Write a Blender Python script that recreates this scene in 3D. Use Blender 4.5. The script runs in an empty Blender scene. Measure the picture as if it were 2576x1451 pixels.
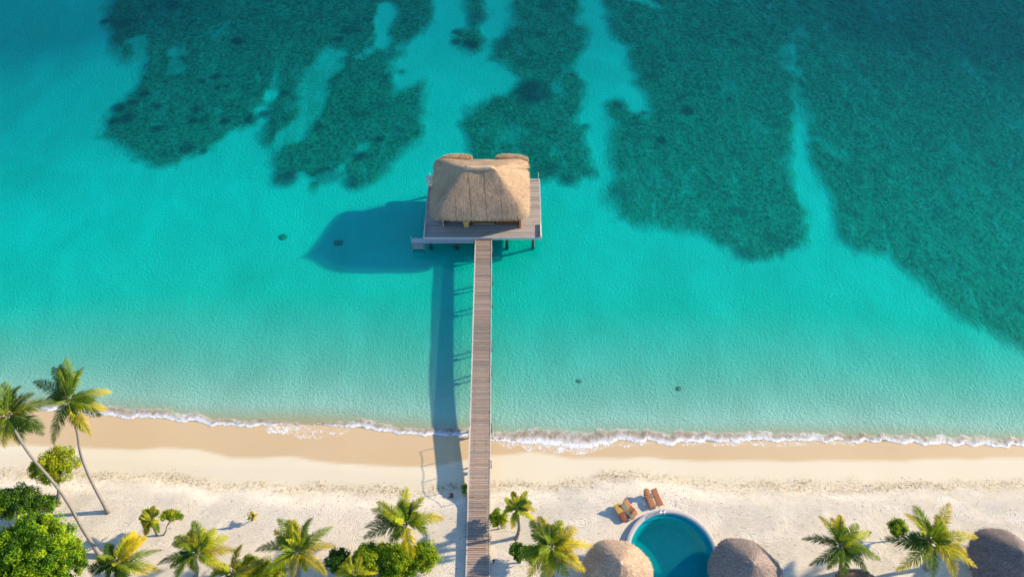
import bpy, math, random
import numpy as np
from mathutils import Vector

# ------------------------------------------------------------------ camera, sky, sun, exposure
scene = bpy.context.scene
COL = scene.collection
PITCH = math.radians(52.0)
CAM_H = 64.0
cam_data = bpy.data.cameras.new("camera")
cam = bpy.data.objects.new("camera", cam_data)
COL.objects.link(cam)
cam.location = (0, 0, CAM_H)
cam.rotation_euler = (math.radians(90) - PITCH, 0, 0)
cam_data.sensor_width = 36.0
cam_data.lens = 1900.0 / 2576.0 * 36.0
cam_data.clip_end = 5000
scene.camera = cam

SUN_EL = math.radians(22.5)
SUN_AZ = math.radians(18.0)          # from +X towards +Y
world = bpy.data.worlds.new("World")
scene.world = world
world.use_nodes = True
wn = world.node_tree
sky = wn.nodes.new("ShaderNodeTexSky")
sky.sky_type = 'NISHITA'
sky.sun_disc = False
sky.sun_elevation = SUN_EL
sky.sun_rotation = math.radians(90) - SUN_AZ
sky.ozone_density = 5.5
sky.dust_density = 0.0
wn.links.new(sky.outputs[0], wn.nodes["Background"].inputs[0])
wn.nodes["Background"].inputs[1].default_value = 0.15

sun_data = bpy.data.lights.new("sun", 'SUN')
sun_data.energy = 4.3
sun_data.angle = math.radians(1.2)
sun_data.color = (1.0, 0.85, 0.62)
sun = bpy.data.objects.new("sun", sun_data)
COL.objects.link(sun)
sdir = Vector((math.cos(SUN_EL) * math.cos(SUN_AZ), math.cos(SUN_EL) * math.sin(SUN_AZ), math.sin(SUN_EL)))
sun.rotation_euler = sdir.to_track_quat('Z', 'Y').to_euler()
sun.location = (60, 40, 60)

scene.view_settings.view_transform = 'Standard'
scene.view_settings.look = 'None'
scene.view_settings.gamma = 1.0
scene.view_settings.exposure = 1.08
scene.view_settings.use_curve_mapping = False
scene.cycles.max_bounces = 8
scene.cycles.transparent_max_bounces = 24
scene.cycles.use_denoising = True

# ------------------------------------------------------------------ helpers
random.seed(7)
RNG = np.random.default_rng(11)


def at(px, py, z=0.0):
    """ground point at height z on the line of sight through a point of a 2576 x 1451 view"""
    cx = (px - 1288.0) / 1900.0
    cy = (725.5 - py) / 1900.0
    dx = cx
    dy = math.cos(PITCH) + cy * math.sin(PITCH)
    dz = -math.sin(PITCH) + cy * math.cos(PITCH)
    t = (z - CAM_H) / dz
    return Vector((dx * t, dy * t, z))


def at_Y(px, py, Y):
    """point on the same line of sight at distance Y (gives the height)"""
    cx = (px - 1288.0) / 1900.0
    cy = (725.5 - py) / 1900.0
    dy = math.cos(PITCH) + cy * math.sin(PITCH)
    dz = -math.sin(PITCH) + cy * math.cos(PITCH)
    t = Y / dy
    return Vector((cx * t, Y, CAM_H + dz * t))


class MB:
    """collects shapes for ONE mesh object"""

    def __init__(s):
        s.v, s.f, s.c, s.n = [], [], [], 0

    def add(s, v, f, col=(1, 1, 1)):
        v = np.asarray(v, float).reshape(-1, 3)
        s.v.append(v)
        s.f.extend([tuple(int(i) + s.n for i in q) for q in f])
        c = np.asarray(col, float)
        if c.ndim == 1:
            c = np.tile(c[:3], (len(v), 1))
        s.c.append(c)
        s.n += len(v)

    def box(s, c, d, rz=0.0, col=(1, 1, 1), rx=0.0):
        x, y, z = d[0] / 2, d[1] / 2, d[2] / 2
        p = np.array([(-x, -y, -z), (x, -y, -z), (x, y, -z), (-x, y, -z), (-x, -y, z), (x, -y, z), (x, y, z), (-x, y, z)])
        if rx:
            a, b = math.cos(rx), math.sin(rx)
            p = p @ np.array([[1, 0, 0], [0, a, b], [0, -b, a]])
        if rz:
            a, b = math.cos(rz), math.sin(rz)
            p = p @ np.array([[a, b, 0], [-b, a, 0], [0, 0, 1]])
        s.add(p + np.array(c), [(0, 3, 2, 1), (4, 5, 6, 7), (0, 1, 5, 4), (1, 2, 6, 5), (2, 3, 7, 6), (3, 0, 4, 7)], col)

    def tube(s, pts, rad, seg=8, col=(1, 1, 1)):
        pts = [Vector(p) for p in pts]
        n = len(pts)
        if not hasattr(rad, '__len__'):
            rad = [rad] * n
        vs = []
        up = Vector((0.13, 0.31, 1)).normalized()
        for i, p in enumerate(pts):
            t = (pts[min(i + 1, n - 1)] - pts[max(i - 1, 0)]).normalized()
            a = t.cross(up)
            if a.length < 0.05:
                a = t.cross(Vector((1, 0, 0)))
            a.normalize()
            b = t.cross(a).normalized()
            for k in range(seg):
                th = 2 * math.pi * k / seg
                vs.append(tuple(p + (a * math.cos(th) + b * math.sin(th)) * rad[i]))
        fs = []
        for i in range(n - 1):
            for k in range(seg):
                k2 = (k + 1) % seg
                fs.append((i * seg + k, i * seg + k2, (i + 1) * seg + k2, (i + 1) * seg + k))
        fs.append(tuple(range(seg - 1, -1, -1)))
        fs.append(tuple((n - 1) * seg + k for k in range(seg)))
        s.add(vs, fs, col)

    def lathe(s, prof, seg=64, c=(0, 0, 0), col=(1, 1, 1), closed=False):
        vs, fs = [], []
        for k in range(seg):
            th = 2 * math.pi * k / seg
            for r, z in prof:
                vs.append((c[0] + r * math.cos(th), c[1] + r * math.sin(th), c[2] + z))
        m = len(prof)
        for k in range(seg):
            k2 = (k + 1) % seg
            for i in range(m if closed else m - 1):
                j = (i + 1) % m
                fs.append((k * m + i, k2 * m + i, k2 * m + j, k * m + j))
        s.add(vs, fs, col)

    def grid(s, P, col=(1, 1, 1)):
        """P: (n, m, 3)"""
        n, m = P.shape[:2]
        idx = np.arange(n * m).reshape(n, m)
        f = np.stack([idx[:-1, :-1], idx[1:, :-1], idx[1:, 1:], idx[:-1, 1:]], -1).reshape(-1, 4)
        c = np.asarray(col, float)
        if c.ndim == 3:
            c = c.reshape(-1, 3)
        s.add(P.reshape(-1, 3), f.tolist(), c)

    def build(s, name, mat, parent=None, smooth=False, loc=None):
        me = bpy.data.meshes.new(name)
        V = np.concatenate(s.v) if s.v else np.zeros((0, 3))
        if loc is not None:
            V = V - np.array(loc)
        me.from_pydata(V.tolist(), [], s.f)
        at_ = me.color_attributes.new("Col", 'FLOAT_COLOR', 'POINT')
        cc = np.ones((len(V), 4), np.float32)
        cc[:, :3] = np.concatenate(s.c)
        at_.data.foreach_set("color", cc.ravel())
        if smooth:
            me.polygons.foreach_set("use_smooth", [True] * len(me.polygons))
        me.materials.append(mat)
        me.update()
        o = bpy.data.objects.new(name, me)
        COL.objects.link(o)
        if loc is not None and parent is None:
            o.location = loc
        if parent is not None:
            o.parent = parent
        return o


def tag(o, label=None, cat=None, group=None, kind=None):
    if label: o["label"] = label
    if cat: o["category"] = cat
    if group: o["group"] = group
    if kind: o["kind"] = kind
    return o


def empty(name, loc, rz=0.0):
    o = bpy.data.objects.new(name, None)
    COL.objects.link(o)
    o.location = loc
    o.rotation_euler = (0, 0, rz)
    o.empty_display_size = 0.3
    return o


def bevel(o, w=0.01, seg=2):
    m = o.modifiers.new("bevel", 'BEVEL')
    m.width = w
    m.segments = seg
    m.limit_method = 'ANGLE'
    return o


def smooth01(t):
    t = np.clip(t, 0, 1)
    return t * t * (3 - 2 * t)


_LAT = RNG.random((256, 256))


def vnoise(x, y, sc=1.0, off=0.0):
    x = np.asarray(x) * sc + off * 17.3
    y = np.asarray(y) * sc + off * 9.1
    xi, yi = np.floor(x).astype(int), np.floor(y).astype(int)
    fx, fy = x - xi, y - yi
    fx, fy = fx * fx * (3 - 2 * fx), fy * fy * (3 - 2 * fy)
    g = lambda a, b: _LAT[a % 256, b % 256]
    return (g(xi, yi) * (1 - fx) + g(xi + 1, yi) * fx) * (1 - fy) + (g(xi, yi + 1) * (1 - fx) + g(xi + 1, yi + 1) * fx) * fy


def fbm(x, y, sc=1.0, oct=4, off=0.0):
    r, a, t = 0, 1.0, 0
    for i in range(oct):
        r = r + a * vnoise(x, y, sc * 2 ** i, off + i)
        t += a
        a *= 0.5
    return r / t


# ------------------------------------------------------------------ materials
def new_mat(name):
    m = bpy.data.materials.new(name)
    m.use_nodes = True
    nt = m.node_tree
    nt.nodes.clear()
    out = nt.nodes.new("ShaderNodeOutputMaterial")
    return m, nt, out


class N:
    def __init__(s, nt):
        s.nt = nt

    def new(s, t, **k):
        n = s.nt.nodes.new(t)
        for a, b in k.items():
            setattr(n, a, b)
        return n

    def link(s, a, b):
        s.nt.links.new(a, b)

    def val(s, inp, v):
        if hasattr(v, 'is_linked') or isinstance(v, bpy.types.NodeSocket):
            s.link(v, inp)
        else:
            inp.default_value = v

    def coord(s, scale=(1, 1, 1), rot=(0, 0, 0), world=True):
        if world:
            g = s.new("ShaderNodeNewGeometry").outputs["Position"]
        else:
            g = s.new("ShaderNodeTexCoord").outputs["Object"]
        m = s.new("ShaderNodeMapping")
        s.link(g, m.inputs[0])
        m.inputs["Scale"].default_value = scale
        m.inputs["Rotation"].default_value = rot
        return m.outputs[0]

    def noise(s, vec, scale, detail=2.0, rough=0.5, dist=0.0):
        n = s.new("ShaderNodeTexNoise")
        if vec is not None: s.link(vec, n.inputs["Vector"])
        n.inputs["Scale"].default_value = scale
        n.inputs["Detail"].default_value = detail
        n.inputs["Roughness"].default_value = rough
        n.inputs["Distortion"].default_value = dist
        return n.outputs["Fac"]

    def math(s, op, a, b=0.0, clamp=False):
        n = s.new("ShaderNodeMath", operation=op, use_clamp=clamp)
        s.val(n.inputs[0], a)
        s.val(n.inputs[1], b)
        return n.outputs[0]

    def rng(s, v, a, b, c=0.0, d=1.0):
        n = s.new("ShaderNodeMapRange")
        s.val(n.inputs[0], v)
        for i, q in enumerate((a, b, c, d)):
            n.inputs[i + 1].default_value = q
        return n.outputs[0]

    def mix(s, f, a, b, blend='MIX'):
        n = s.new("ShaderNodeMix", data_type='RGBA', blend_type=blend)
        s.val(n.inputs[0], f)
        for i, q in ((6, a), (7, b)):
            if isinstance(q, tuple) and len(q) == 3: q = q + (1,)
            s.val(n.inputs[i], q)
        return n.outputs[2]

    def ramp(s, v, stops):
        n = s.new("ShaderNodeValToRGB")
        s.link(v, n.inputs[0])
        e = n.color_ramp.elements
        while len(e) < len(stops): e.new(0.5)
        for i, (p, c) in enumerate(stops):
            e[i].position = p
            if not isinstance(c, tuple): c = (c, c, c)
            e[i].color = c + (1,)
        return n.outputs[0]

    def attr(s, name="Col"):
        n = s.new("ShaderNodeAttribute")
        n.attribute_name = name
        return n

    def bump(s, h, strength=0.5, dist=0.1, normal=None):
        n = s.new("ShaderNodeBump")
        s.link(h, n.inputs["Height"])
        n.inputs["Strength"].default_value = strength
        n.inputs["Distance"].default_value = dist
        if normal is not None: s.link(normal, n.inputs["Normal"])
        return n.outputs[0]


def simple(name, col, rough=0.6, var=0.25, sc=6.0, bump=0.3, metal=0.0, stretch=(1, 1, 1), coat=0.0):
    """Col attribute x base colour with noise wear and bump"""
    m, nt, out = new_mat(name)
    n = N(nt)
    v = n.coord(stretch)
    f = n.noise(v, sc, 4, 0.6)
    a = n.attr().outputs["Color"]
    c = n.mix(1.0, a, col, 'MULTIPLY')
    k = n.rng(f, 0.25, 0.75, 1 - var, 1 + var)
    c = n.mix(1.0, c, k, 'MULTIPLY')
    b = n.new("ShaderNodeBsdfPrincipled")
    n.link(c, b.inputs["Base Color"])
    b.inputs["Roughness"].default_value = rough
    b.inputs["Metallic"].default_value = metal
    b.inputs["Coat Weight"].default_value = coat
    n.link(n.bump(f, bump, 0.03), b.inputs["Normal"])
    n.link(b.outputs[0], out.inputs[0])
    return m


def foliage_mat(name, base=(1, 1, 1), trans=0.35):
    m, nt, out = new_mat(name)
    n = N(nt)
    a = n.attr().outputs["Color"]
    f = n.noise(n.coord(), 1.7, 3)
    k = n.rng(f, 0.3, 0.7, 0.75, 1.25)
    c = n.mix(1.0, a, k, 'MULTIPLY')
    c = n.mix(1.0, c, base, 'MULTIPLY')
    d = n.new("ShaderNodeBsdfPrincipled")
    n.link(c, d.inputs["Base Color"])
    d.inputs["Roughness"].default_value = 0.6
    d.inputs["Specular IOR Level"].default_value = 0.15
    t = n.new("ShaderNodeBsdfTranslucent")
    ct = n.mix(1.0, c, (1.5, 1.3, 0.5), 'MULTIPLY')
    n.link(ct, t.inputs[0])
    mx = n.new("ShaderNodeMixShader")
    mx.inputs[0].default_value = trans
    n.link(d.outputs[0], mx.inputs[1])
    n.link(t.outputs[0], mx.inputs[2])
    n.link(mx.outputs[0], out.inputs[0])
    return m


M = {}
M['leaf'] = foliage_mat('broad_leaf')
M['frond'] = foliage_mat('palm_leaf', trans=0.4)
M['bark'] = simple('palm_bark', (0.21, 0.175, 0.145), 0.85, 0.35, 3.0, 0.6, stretch=(1, 1, 5))
M['thatch'] = simple('straw_thatch', (0.43, 0.285, 0.165), 0.85, 0.3, 4.0, 0.3, stretch=(3, 1, 1))
M['thatch_gold'] = simple('golden_straw', (0.80, 0.60, 0.33), 0.8, 0.3, 5.0, 0.6)
M['thatch_dark'] = simple('weathered_thatch', (0.36, 0.265, 0.20), 0.85, 0.3, 5.0, 0.6)
M['plank'] = simple('weathered_planks', (0.345, 0.245, 0.178), 0.75, 0.25, 2.0, 0.3, stretch=(0.6, 9, 1))
M['deck'] = simple('deck_planks', (0.38, 0.315, 0.255), 0.75, 0.22, 2.0, 0.3, stretch=(0.6, 9, 1))
M['white_wood'] = simple('whitewashed_wood', (0.54, 0.48, 0.41), 0.6, 0.15, 4.0, 0.2)
M['pile'] = simple('dark_timber', (0.07, 0.055, 0.045), 0.8, 0.3, 4.0, 0.4)
M['wall'] = simple('dark_stained_wall', (0.075, 0.035, 0.02), 0.6, 0.3, 4.0, 0.3, stretch=(6, 6, 1))
M['amber'] = simple('amber_timber', (0.45, 0.17, 0.04), 0.5, 0.25, 4.0, 0.3)
M['teak'] = simple('orange_teak', (1, 1, 1), 0.5, 0.18, 7.0, 0.2)
M['stone'] = simple('pool_coping', (0.46, 0.41, 0.37), 0.75, 0.15, 5.0, 0.3)
M['tile'] = simple('pool_tiles', (0.10, 0.42, 0.44), 0.35, 0.12, 2.0, 0.1)
M['chrome'] = simple('polished_steel', (0.8, 0.8, 0.8), 0.15, 0.05, 5.0, 0.05, metal=1.0)
M['fabric'] = simple('white_fabric', (0.75, 0.70, 0.64), 0.9, 0.08, 8.0, 0.2)
M['rock'] = simple('coral_rock', (0.22, 0.27, 0.20), 0.9, 0.5, 2.5, 0.8)
M['weed'] = simple('dry_seaweed', (1, 1, 1), 0.95, 0.3, 3.0, 0.1)


# terrain: colours from attributes 'zone' (R wet, G dune, B wrack) and 'reef'
def ground_mat():
    m, nt, out = new_mat('sand_and_seabed')
    n = N(nt)
    z = n.attr('zone')
    sp = n.new("ShaderNodeSeparateColor")
    n.link(z.outputs["Color"], sp.inputs[0])
    wet, dune, wrack = sp.outputs[0], sp.outputs[1], sp.outputs[2]
    P = n.coord()
    fine = n.noise(P, 11.0, 4, 0.65)
    mid = n.noise(P, 1.6, 4, 0.6)
    big = n.noise(P, 0.18, 3, 0.5)
    # dry beach
    cream = n.mix(big, (0.66, 0.55, 0.37), (0.71, 0.60, 0.425))
    wetc = n.mix(big, (0.54, 0.37, 0.19), (0.60, 0.43, 0.24))
    c = n.mix(wet, cream, wetc)
    dn = n.mix(n.rng(mid, 0.3, 0.7), (0.71, 0.60, 0.455), (0.78, 0.665, 0.51))
    # darker grains and crumbs scattered on the loose sand
    gr = n.noise(n.coord((1.0, 1.6, 1), (0, 0, 0.5)), 6.5, 5, 0.75)
    spk = n.rng(gr, 0.64, 0.72, 0.0, 0.6)
    dn = n.mix(spk, dn, (0.30, 0.24, 0.19))
    ra0 = n.new("ShaderNodeVectorRotate", rotation_type='Z_AXIS')
    n.link(P, ra0.inputs["Vector"])
    n.link(n.rng(n.noise(P, 0.10, 2), 0.3, 0.7, -1.0, 0.5), ra0.inputs["Angle"])
    mp0 = n.new("ShaderNodeMapping")
    n.link(ra0.outputs[0], mp0.inputs[0])
    mp0.inputs["Scale"].default_value = (0.8, 3.4, 1)
    dimple_shade = n.noise(mp0.outputs[0], 3.4, 3, 0.6)
    dn = n.mix(n.rng(dimple_shade, 0.58, 0.66, 0.0, 0.8), dn, (0.26, 0.19, 0.15))  # dark dashes: shade of dimples and raked ridges painted into the sand colour
    c = n.mix(dune, c, dn)
    bedc = n.mix(n.rng(n.noise(n.coord((1, .6, 1), (0, 0, .5)), 0.16, 5, 0.62, 0.6), 0.35, 0.65), (0.71, 0.69, 0.61), (0.83, 0.81, 0.74))
    wk = n.math('MULTIPLY', wrack, n.rng(n.noise(P, 3.5, 5, 0.75), 0.47, 0.62))
    c = n.mix(wk, c, (0.42, 0.28, 0.12))
    # reef / seagrass
    r = n.attr('reef')
    rs = n.new("ShaderNodeSeparateColor")
    n.link(r.outputs["Color"], rs.inputs[0])
    c = n.mix(rs.outputs[2], c, bedc)
    rn = n.noise(n.coord((1.0, 0.62, 1), (0, 0, 0.25)), 0.42, 7, 0.70, 0.5)
    rlow = n.noise(n.coord((1.3, 0.38, 1), (0, 0, 0.15)), 0.13, 3, 0.6, 0.6)
    rn2 = n.noise(P, 1.9, 4, 0.7)
    e = n.math('ADD', rs.outputs[0], n.math('MULTIPLY', n.math('SUBTRACT', rn, 0.5), 1.5))
    e = n.math('ADD', e, n.math('MULTIPLY', n.math('SUBTRACT', rlow, 0.46), 0.9))
    rf = n.rng(e, 0.12, 0.98)
    rf = n.math('MINIMUM', rf, n.rng(rs.outputs[0], 0.0, 0.34))
    # separate clumps of coral and weed
    vo = n.new("ShaderNodeTexVoronoi", feature='F1')
    n.link(P, vo.inputs["Vector"])
    vo.inputs["Scale"].default_value = 0.55
    vcl = n.math('MULTIPLY', n.rng(vo.outputs["Distance"], 0.15, 0.55, 1.0, 0.0), n.rng(n.noise(P, 0.22, 2), 0.45, 0.62))
    gcol = n.mix(n.rng(rn2, 0.35, 0.68), (0.012, 0.036, 0.028), (0.19, 0.34, 0.21))
    gcol = n.mix(n.rng(rn, 0.50, 0.68, 0.0, 0.7), gcol, (0.24, 0.38, 0.24))
    gcol = n.mix(n.math('MULTIPLY', vcl, 0.75), gcol, (0.02, 0.05, 0.04))
    gcol = n.mix(rs.outputs[1], gcol, (0.006, 0.014, 0.02))
    c = n.mix(rf, c, gcol)
    c = n.mix(n.math('MULTIPLY', rs.outputs[1], 0.8), c, (0.008, 0.02, 0.025))
    b = n.new("ShaderNodeBsdfPrincipled")
    n.link(c, b.inputs["Base Color"])
    n.link(n.rng(wet, 0, 1, 0.9, 0.42), b.inputs["Roughness"])
    b.inputs["Specular IOR Level"].default_value = 0.3
    # trampled, raked loose sand: short ridges along a warped direction
    warp = n.noise(P, 0.10, 2)
    ra = n.new("ShaderNodeVectorRotate", rotation_type='Z_AXIS')
    n.link(P, ra.inputs["Vector"])
    n.link(n.rng(warp, 0.3, 0.7, -1.0, 0.5), ra.inputs["Angle"])
    mp = n.new("ShaderNodeMapping")
    n.link(ra.outputs[0], mp.inputs[0])
    mp.inputs["Scale"].default_value = (0.9, 3.2, 1)
    rid = n.noise(mp.outputs[0], 4.0, 3, 0.6)
    h = n.math('ADD', n.math('MULTIPLY', rid, 1.0), n.math('MULTIPLY', fine, 0.55))
    h = n.math('MULTIPLY', h, n.math('ADD', dune, n.math('MULTIPLY', wrack, 0.5)))
    h = n.math('ADD', h, n.math('MULTIPLY', fine, 0.04))
    h = n.math('ADD', h, n.math('MULTIPLY', n.math('MULTIPLY', rs.outputs[2], n.noise(P, 4.0, 3, 0.65, 0.4)), 1.6))
    h = n.math('ADD', h, n.math('MULTIPLY', n.math('MULTIPLY', rf, rn2), 3.0))
    n.link(n.bump(h, 0.75, 0.13), b.inputs["Normal"])
    n.link(b.outputs[0], out.inputs[0])
    return m


M['ground'] = ground_mat()


def water_mat(name, pool=False):
    m, nt, out = new_mat(name)
    n = N(nt)
    P = n.coord()
    if pool:
        fac, tint, dif = 0.25, (0.06, 0.85, 0.83), (0.0, 0.27, 0.29)
        h = n.noise(P, 7.0, 4, 0.65)
        nb = n.bump(h, 0.5, 0.15)
    else:
        a = n.attr('off').outputs["Fac"]
        fac = n.ramp(a, [(0.0, 0.05), (0.02, 0.16), (0.06, 0.24), (0.14, 0.26), (0.4, 0.21), (1.0, 0.20)])
        tint = n.ramp(a, [(0.0, (0.86, 0.93, 0.88)), (0.02, (0.68, 0.91, 0.83)), (0.08, (0.42, 0.89, 0.80)),
                          (0.19, (0.08, 0.90, 0.80)), (0.38, (0.0, 0.89, 0.83)), (0.6, (0.0, 0.81, 0.78)), (0.9, (0.0, 0.66, 0.68)), (1.0, (0.0, 0.52, 0.58))])
        dif = n.ramp(a, [(0.0, (0.6, 0.6, 0.5)), (0.04, (0.30, 0.52, 0.40)), (0.10, (0.13, 0.49, 0.38)),
                         (0.20, (0.01, 0.47, 0.38)), (0.35, (0.0, 0.36, 0.32)), (0.6, (0.0, 0.28, 0.27)), (0.95, (0.0, 0.20, 0.23))])
        # fine chop, isotropic near the shore, crests running along X offshore
        h1 = n.noise(n.coord((1, 1.35, 1), (0, 0, 0.5)), 5.5, 3, 0.65, 0.4)
        h2 = n.noise(n.coord((0.45, 2.4, 1), (0, 0, -0.12)), 1.25, 4, 0.6, 0.8)
        h3 = n.noise(n.coord((0.8, 2.6, 1), (0, 0, -0.6)), 2.2, 4, 0.65, 0.3)
        X = n.new("ShaderNodeSeparateXYZ")
        n.link(P, X.inputs[0])
        right = n.rng(n.math('ADD', X.outputs[0], n.math('MULTIPLY', X.outputs[1], 0.35)), 38, 62)
        far = n.rng(X.outputs[1], 52, 80)
        w = n.math('ADD', n.math('MULTIPLY', h1, n.rng(a, 0.0, 0.08, 0.25, 1.0)), n.math('MULTIPLY', n.math('MULTIPLY', h2, far), 3.0))
        w = n.math('ADD', w, n.math('MULTIPLY', n.math('MULTIPLY', h3, right), 2.4))
        w = n.math('ADD', w, n.math('MULTIPLY', n.noise(P, 0.35, 2), 0.6))
        nb = n.bump(w, 1.0, 1.5)
    d = n.new("ShaderNodeBsdfDiffuse")
    n.val(d.inputs[0], dif + (1,) if isinstance(dif, tuple) else dif)
    n.link(nb, d.inputs["Normal"])
    t = n.new("ShaderNodeBsdfTransparent")
    n.val(t.inputs[0], tint + (1,) if isinstance(tint, tuple) else tint)
    m1 = n.new("ShaderNodeMixShader")
    n.val(m1.inputs[0], fac)
    n.link(t.outputs[0], m1.inputs[1])
    n.link(d.outputs[0], m1.inputs[2])
    g = n.new("ShaderNodeBsdfGlossy")
    g.inputs["Roughness"].default_value = 0.10
    if not pool:
        n.link(n.bump(w, 0.2, 0.05), g.inputs["Normal"])
    else:
        n.link(nb, g.inputs["Normal"])
    fr = n.new("ShaderNodeFresnel")
    fr.inputs[0].default_value = 1.33
    n.link(nb, fr.inputs["Normal"])
    m2 = n.new("ShaderNodeMixShader")
    n.link(n.math('MULTIPLY', fr.outputs[0], 0.20), m2.inputs[0])
    n.link(m1.outputs[0], m2.inputs[1])
    n.link(g.outputs[0], m2.inputs[2])
    n.link(m2.outputs[0], out.inputs[0])
    return m


M['water'] = water_mat('lagoon_water')
M['pool_water'] = water_mat('pool_water', True)


def foam_mat():
    m, nt, out = new_mat('sea_foam')
    n = N(nt)
    a = n.attr().outputs["Color"]
    s = n.new("ShaderNodeSeparateColor")
    n.link(a, s.inputs[0])
    P = n.coord()
    f1 = n.noise(P, 6.0, 6, 0.9)
    f2 = n.noise(P, 1.3, 3, 0.6)
    e = n.math('ADD', s.outputs[0], n.math('MULTIPLY', n.math('SUBTRACT', f1, 0.5), 3.6))
    e = n.math('ADD', e, n.math('MULTIPLY', n.math('SUBTRACT', f2, 0.5), 1.2))
    al = n.rng(e, 0.40, 0.66)
    d = n.new("ShaderNodeBsdfPrincipled")
    c = n.mix(n.math('MULTIPLY', n.rng(f1, 0.40, 0.54), s.outputs[1]), (0.80, 0.78, 0.76), (0.30, 0.21, 0.13))
    n.link(c, d.inputs["Base Color"])
    d.inputs["Roughness"].default_value = 0.6
    n.link(n.bump(f1, 0.8, 0.12), d.inputs["Normal"])
    t = n.new("ShaderNodeBsdfTransparent")
    mx = n.new("ShaderNodeMixShader")
    n.link(al, mx.inputs[0])
    n.link(t.outputs[0], mx.inputs[1])
    n.link(d.outputs[0], mx.inputs[2])
    n.link(mx.outputs[0], out.inputs[0])
    return m


M['foam'] = foam_mat()


# ------------------------------------------------------------------ terrain
def curve_world(pts, z):
    w = [at(x, y, z) for x, y in pts]
    xs = np.array([p.x for p in w]); ys = np.array([p.y for p in w])
    o = np.argsort(xs)
    return xs[o], ys[o]


SHORE = [(-400, 1022), (0, 1030), (130, 1034), (250, 1043), (400, 1052), (480, 1060), (600, 1068), (720, 1066), (850, 1070), (960, 1082),
         (1090, 1092), (1180, 1094), (1240, 1108), (1330, 1108), (1450, 1112), (1560, 1108), (1700, 1112), (1820, 1112),
         (1950, 1106), (2100, 1108), (2300, 1112), (2450, 1118), (2576, 1120), (3000, 1125)]
WET = [(-400, 1120), (0, 1125), (250, 1135), (400, 1133), (500, 1138), (580, 1157), (650, 1156), (730, 1154), (780, 1164), (870, 1172), (980, 1180),
       (1100, 1176), (1235, 1148), (1330, 1142), (1450, 1154), (1560, 1158), (1640, 1157), (1750, 1162), (1900, 1166),
       (2100, 1164), (2300, 1160), (2576, 1158), (3000, 1160)]
DUNE = [(-400, 1185), (0, 1190), (200, 1196), (400, 1198), (480, 1208), (560, 1222), (640, 1216), (740, 1228), (850, 1232), (1000, 1236),
        (1180, 1226), (1300, 1222), (1400, 1222), (1500, 1206), (1600, 1195), (1680, 1200), (1750, 1212), (1850, 1222),
        (2000, 1224), (2200, 1222), (2400, 1218), (2576, 1214), (3000, 1210)]
SX, SY = curve_world(SHORE, 0)
WX, WY = curve_world(WET, 0.1)
DX, DY = curve_world(DUNE, 0.3)

# deeper bed under the pool
POOL_C = at(1692, 1393, 1.45)
POOL_R = 3.87
Z_SAND = 1.15


def shoreY(x): return np.interp(x, SX, SY)


def terrain(x, y):
    s = shoreY(x) - y
    rise = np.interp(x, DX, DY) - y
    z = 0.30 * np.clip(s / 4.5, 0, 1) + (Z_SAND - 0.30) * smooth01((rise + 0.1) / 2.4)
    z = z + (fbm(x, y, 0.7, 3) - 0.5) * 0.03 * smooth01(rise / 1.0)
    d = np.maximum(-s, 0)
    zu = -0.42 * (1 - np.exp(-d / 6.0)) - 0.004 * d
    zu = np.maximum(zu, -1.4) + (fbm(x, y, 0.25, 3, 3) - 0.5) * 0.12 * smooth01(d / 6)
    z = np.where(s < 0, zu, z)
    r = np.hypot(x - POOL_C.x, y - POOL_C.y)
    z = np.where(r < POOL_R - 0.28, -0.6, z)
    return z


# reef outlines, traced as ground outlines (view coordinates turned into metres)
def zA(l): return [(201.25 + x * .375, y * .375) for x, y in l]
def zB(l): return [(1127 + x * .375, y * .375) for x, y in l]


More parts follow.
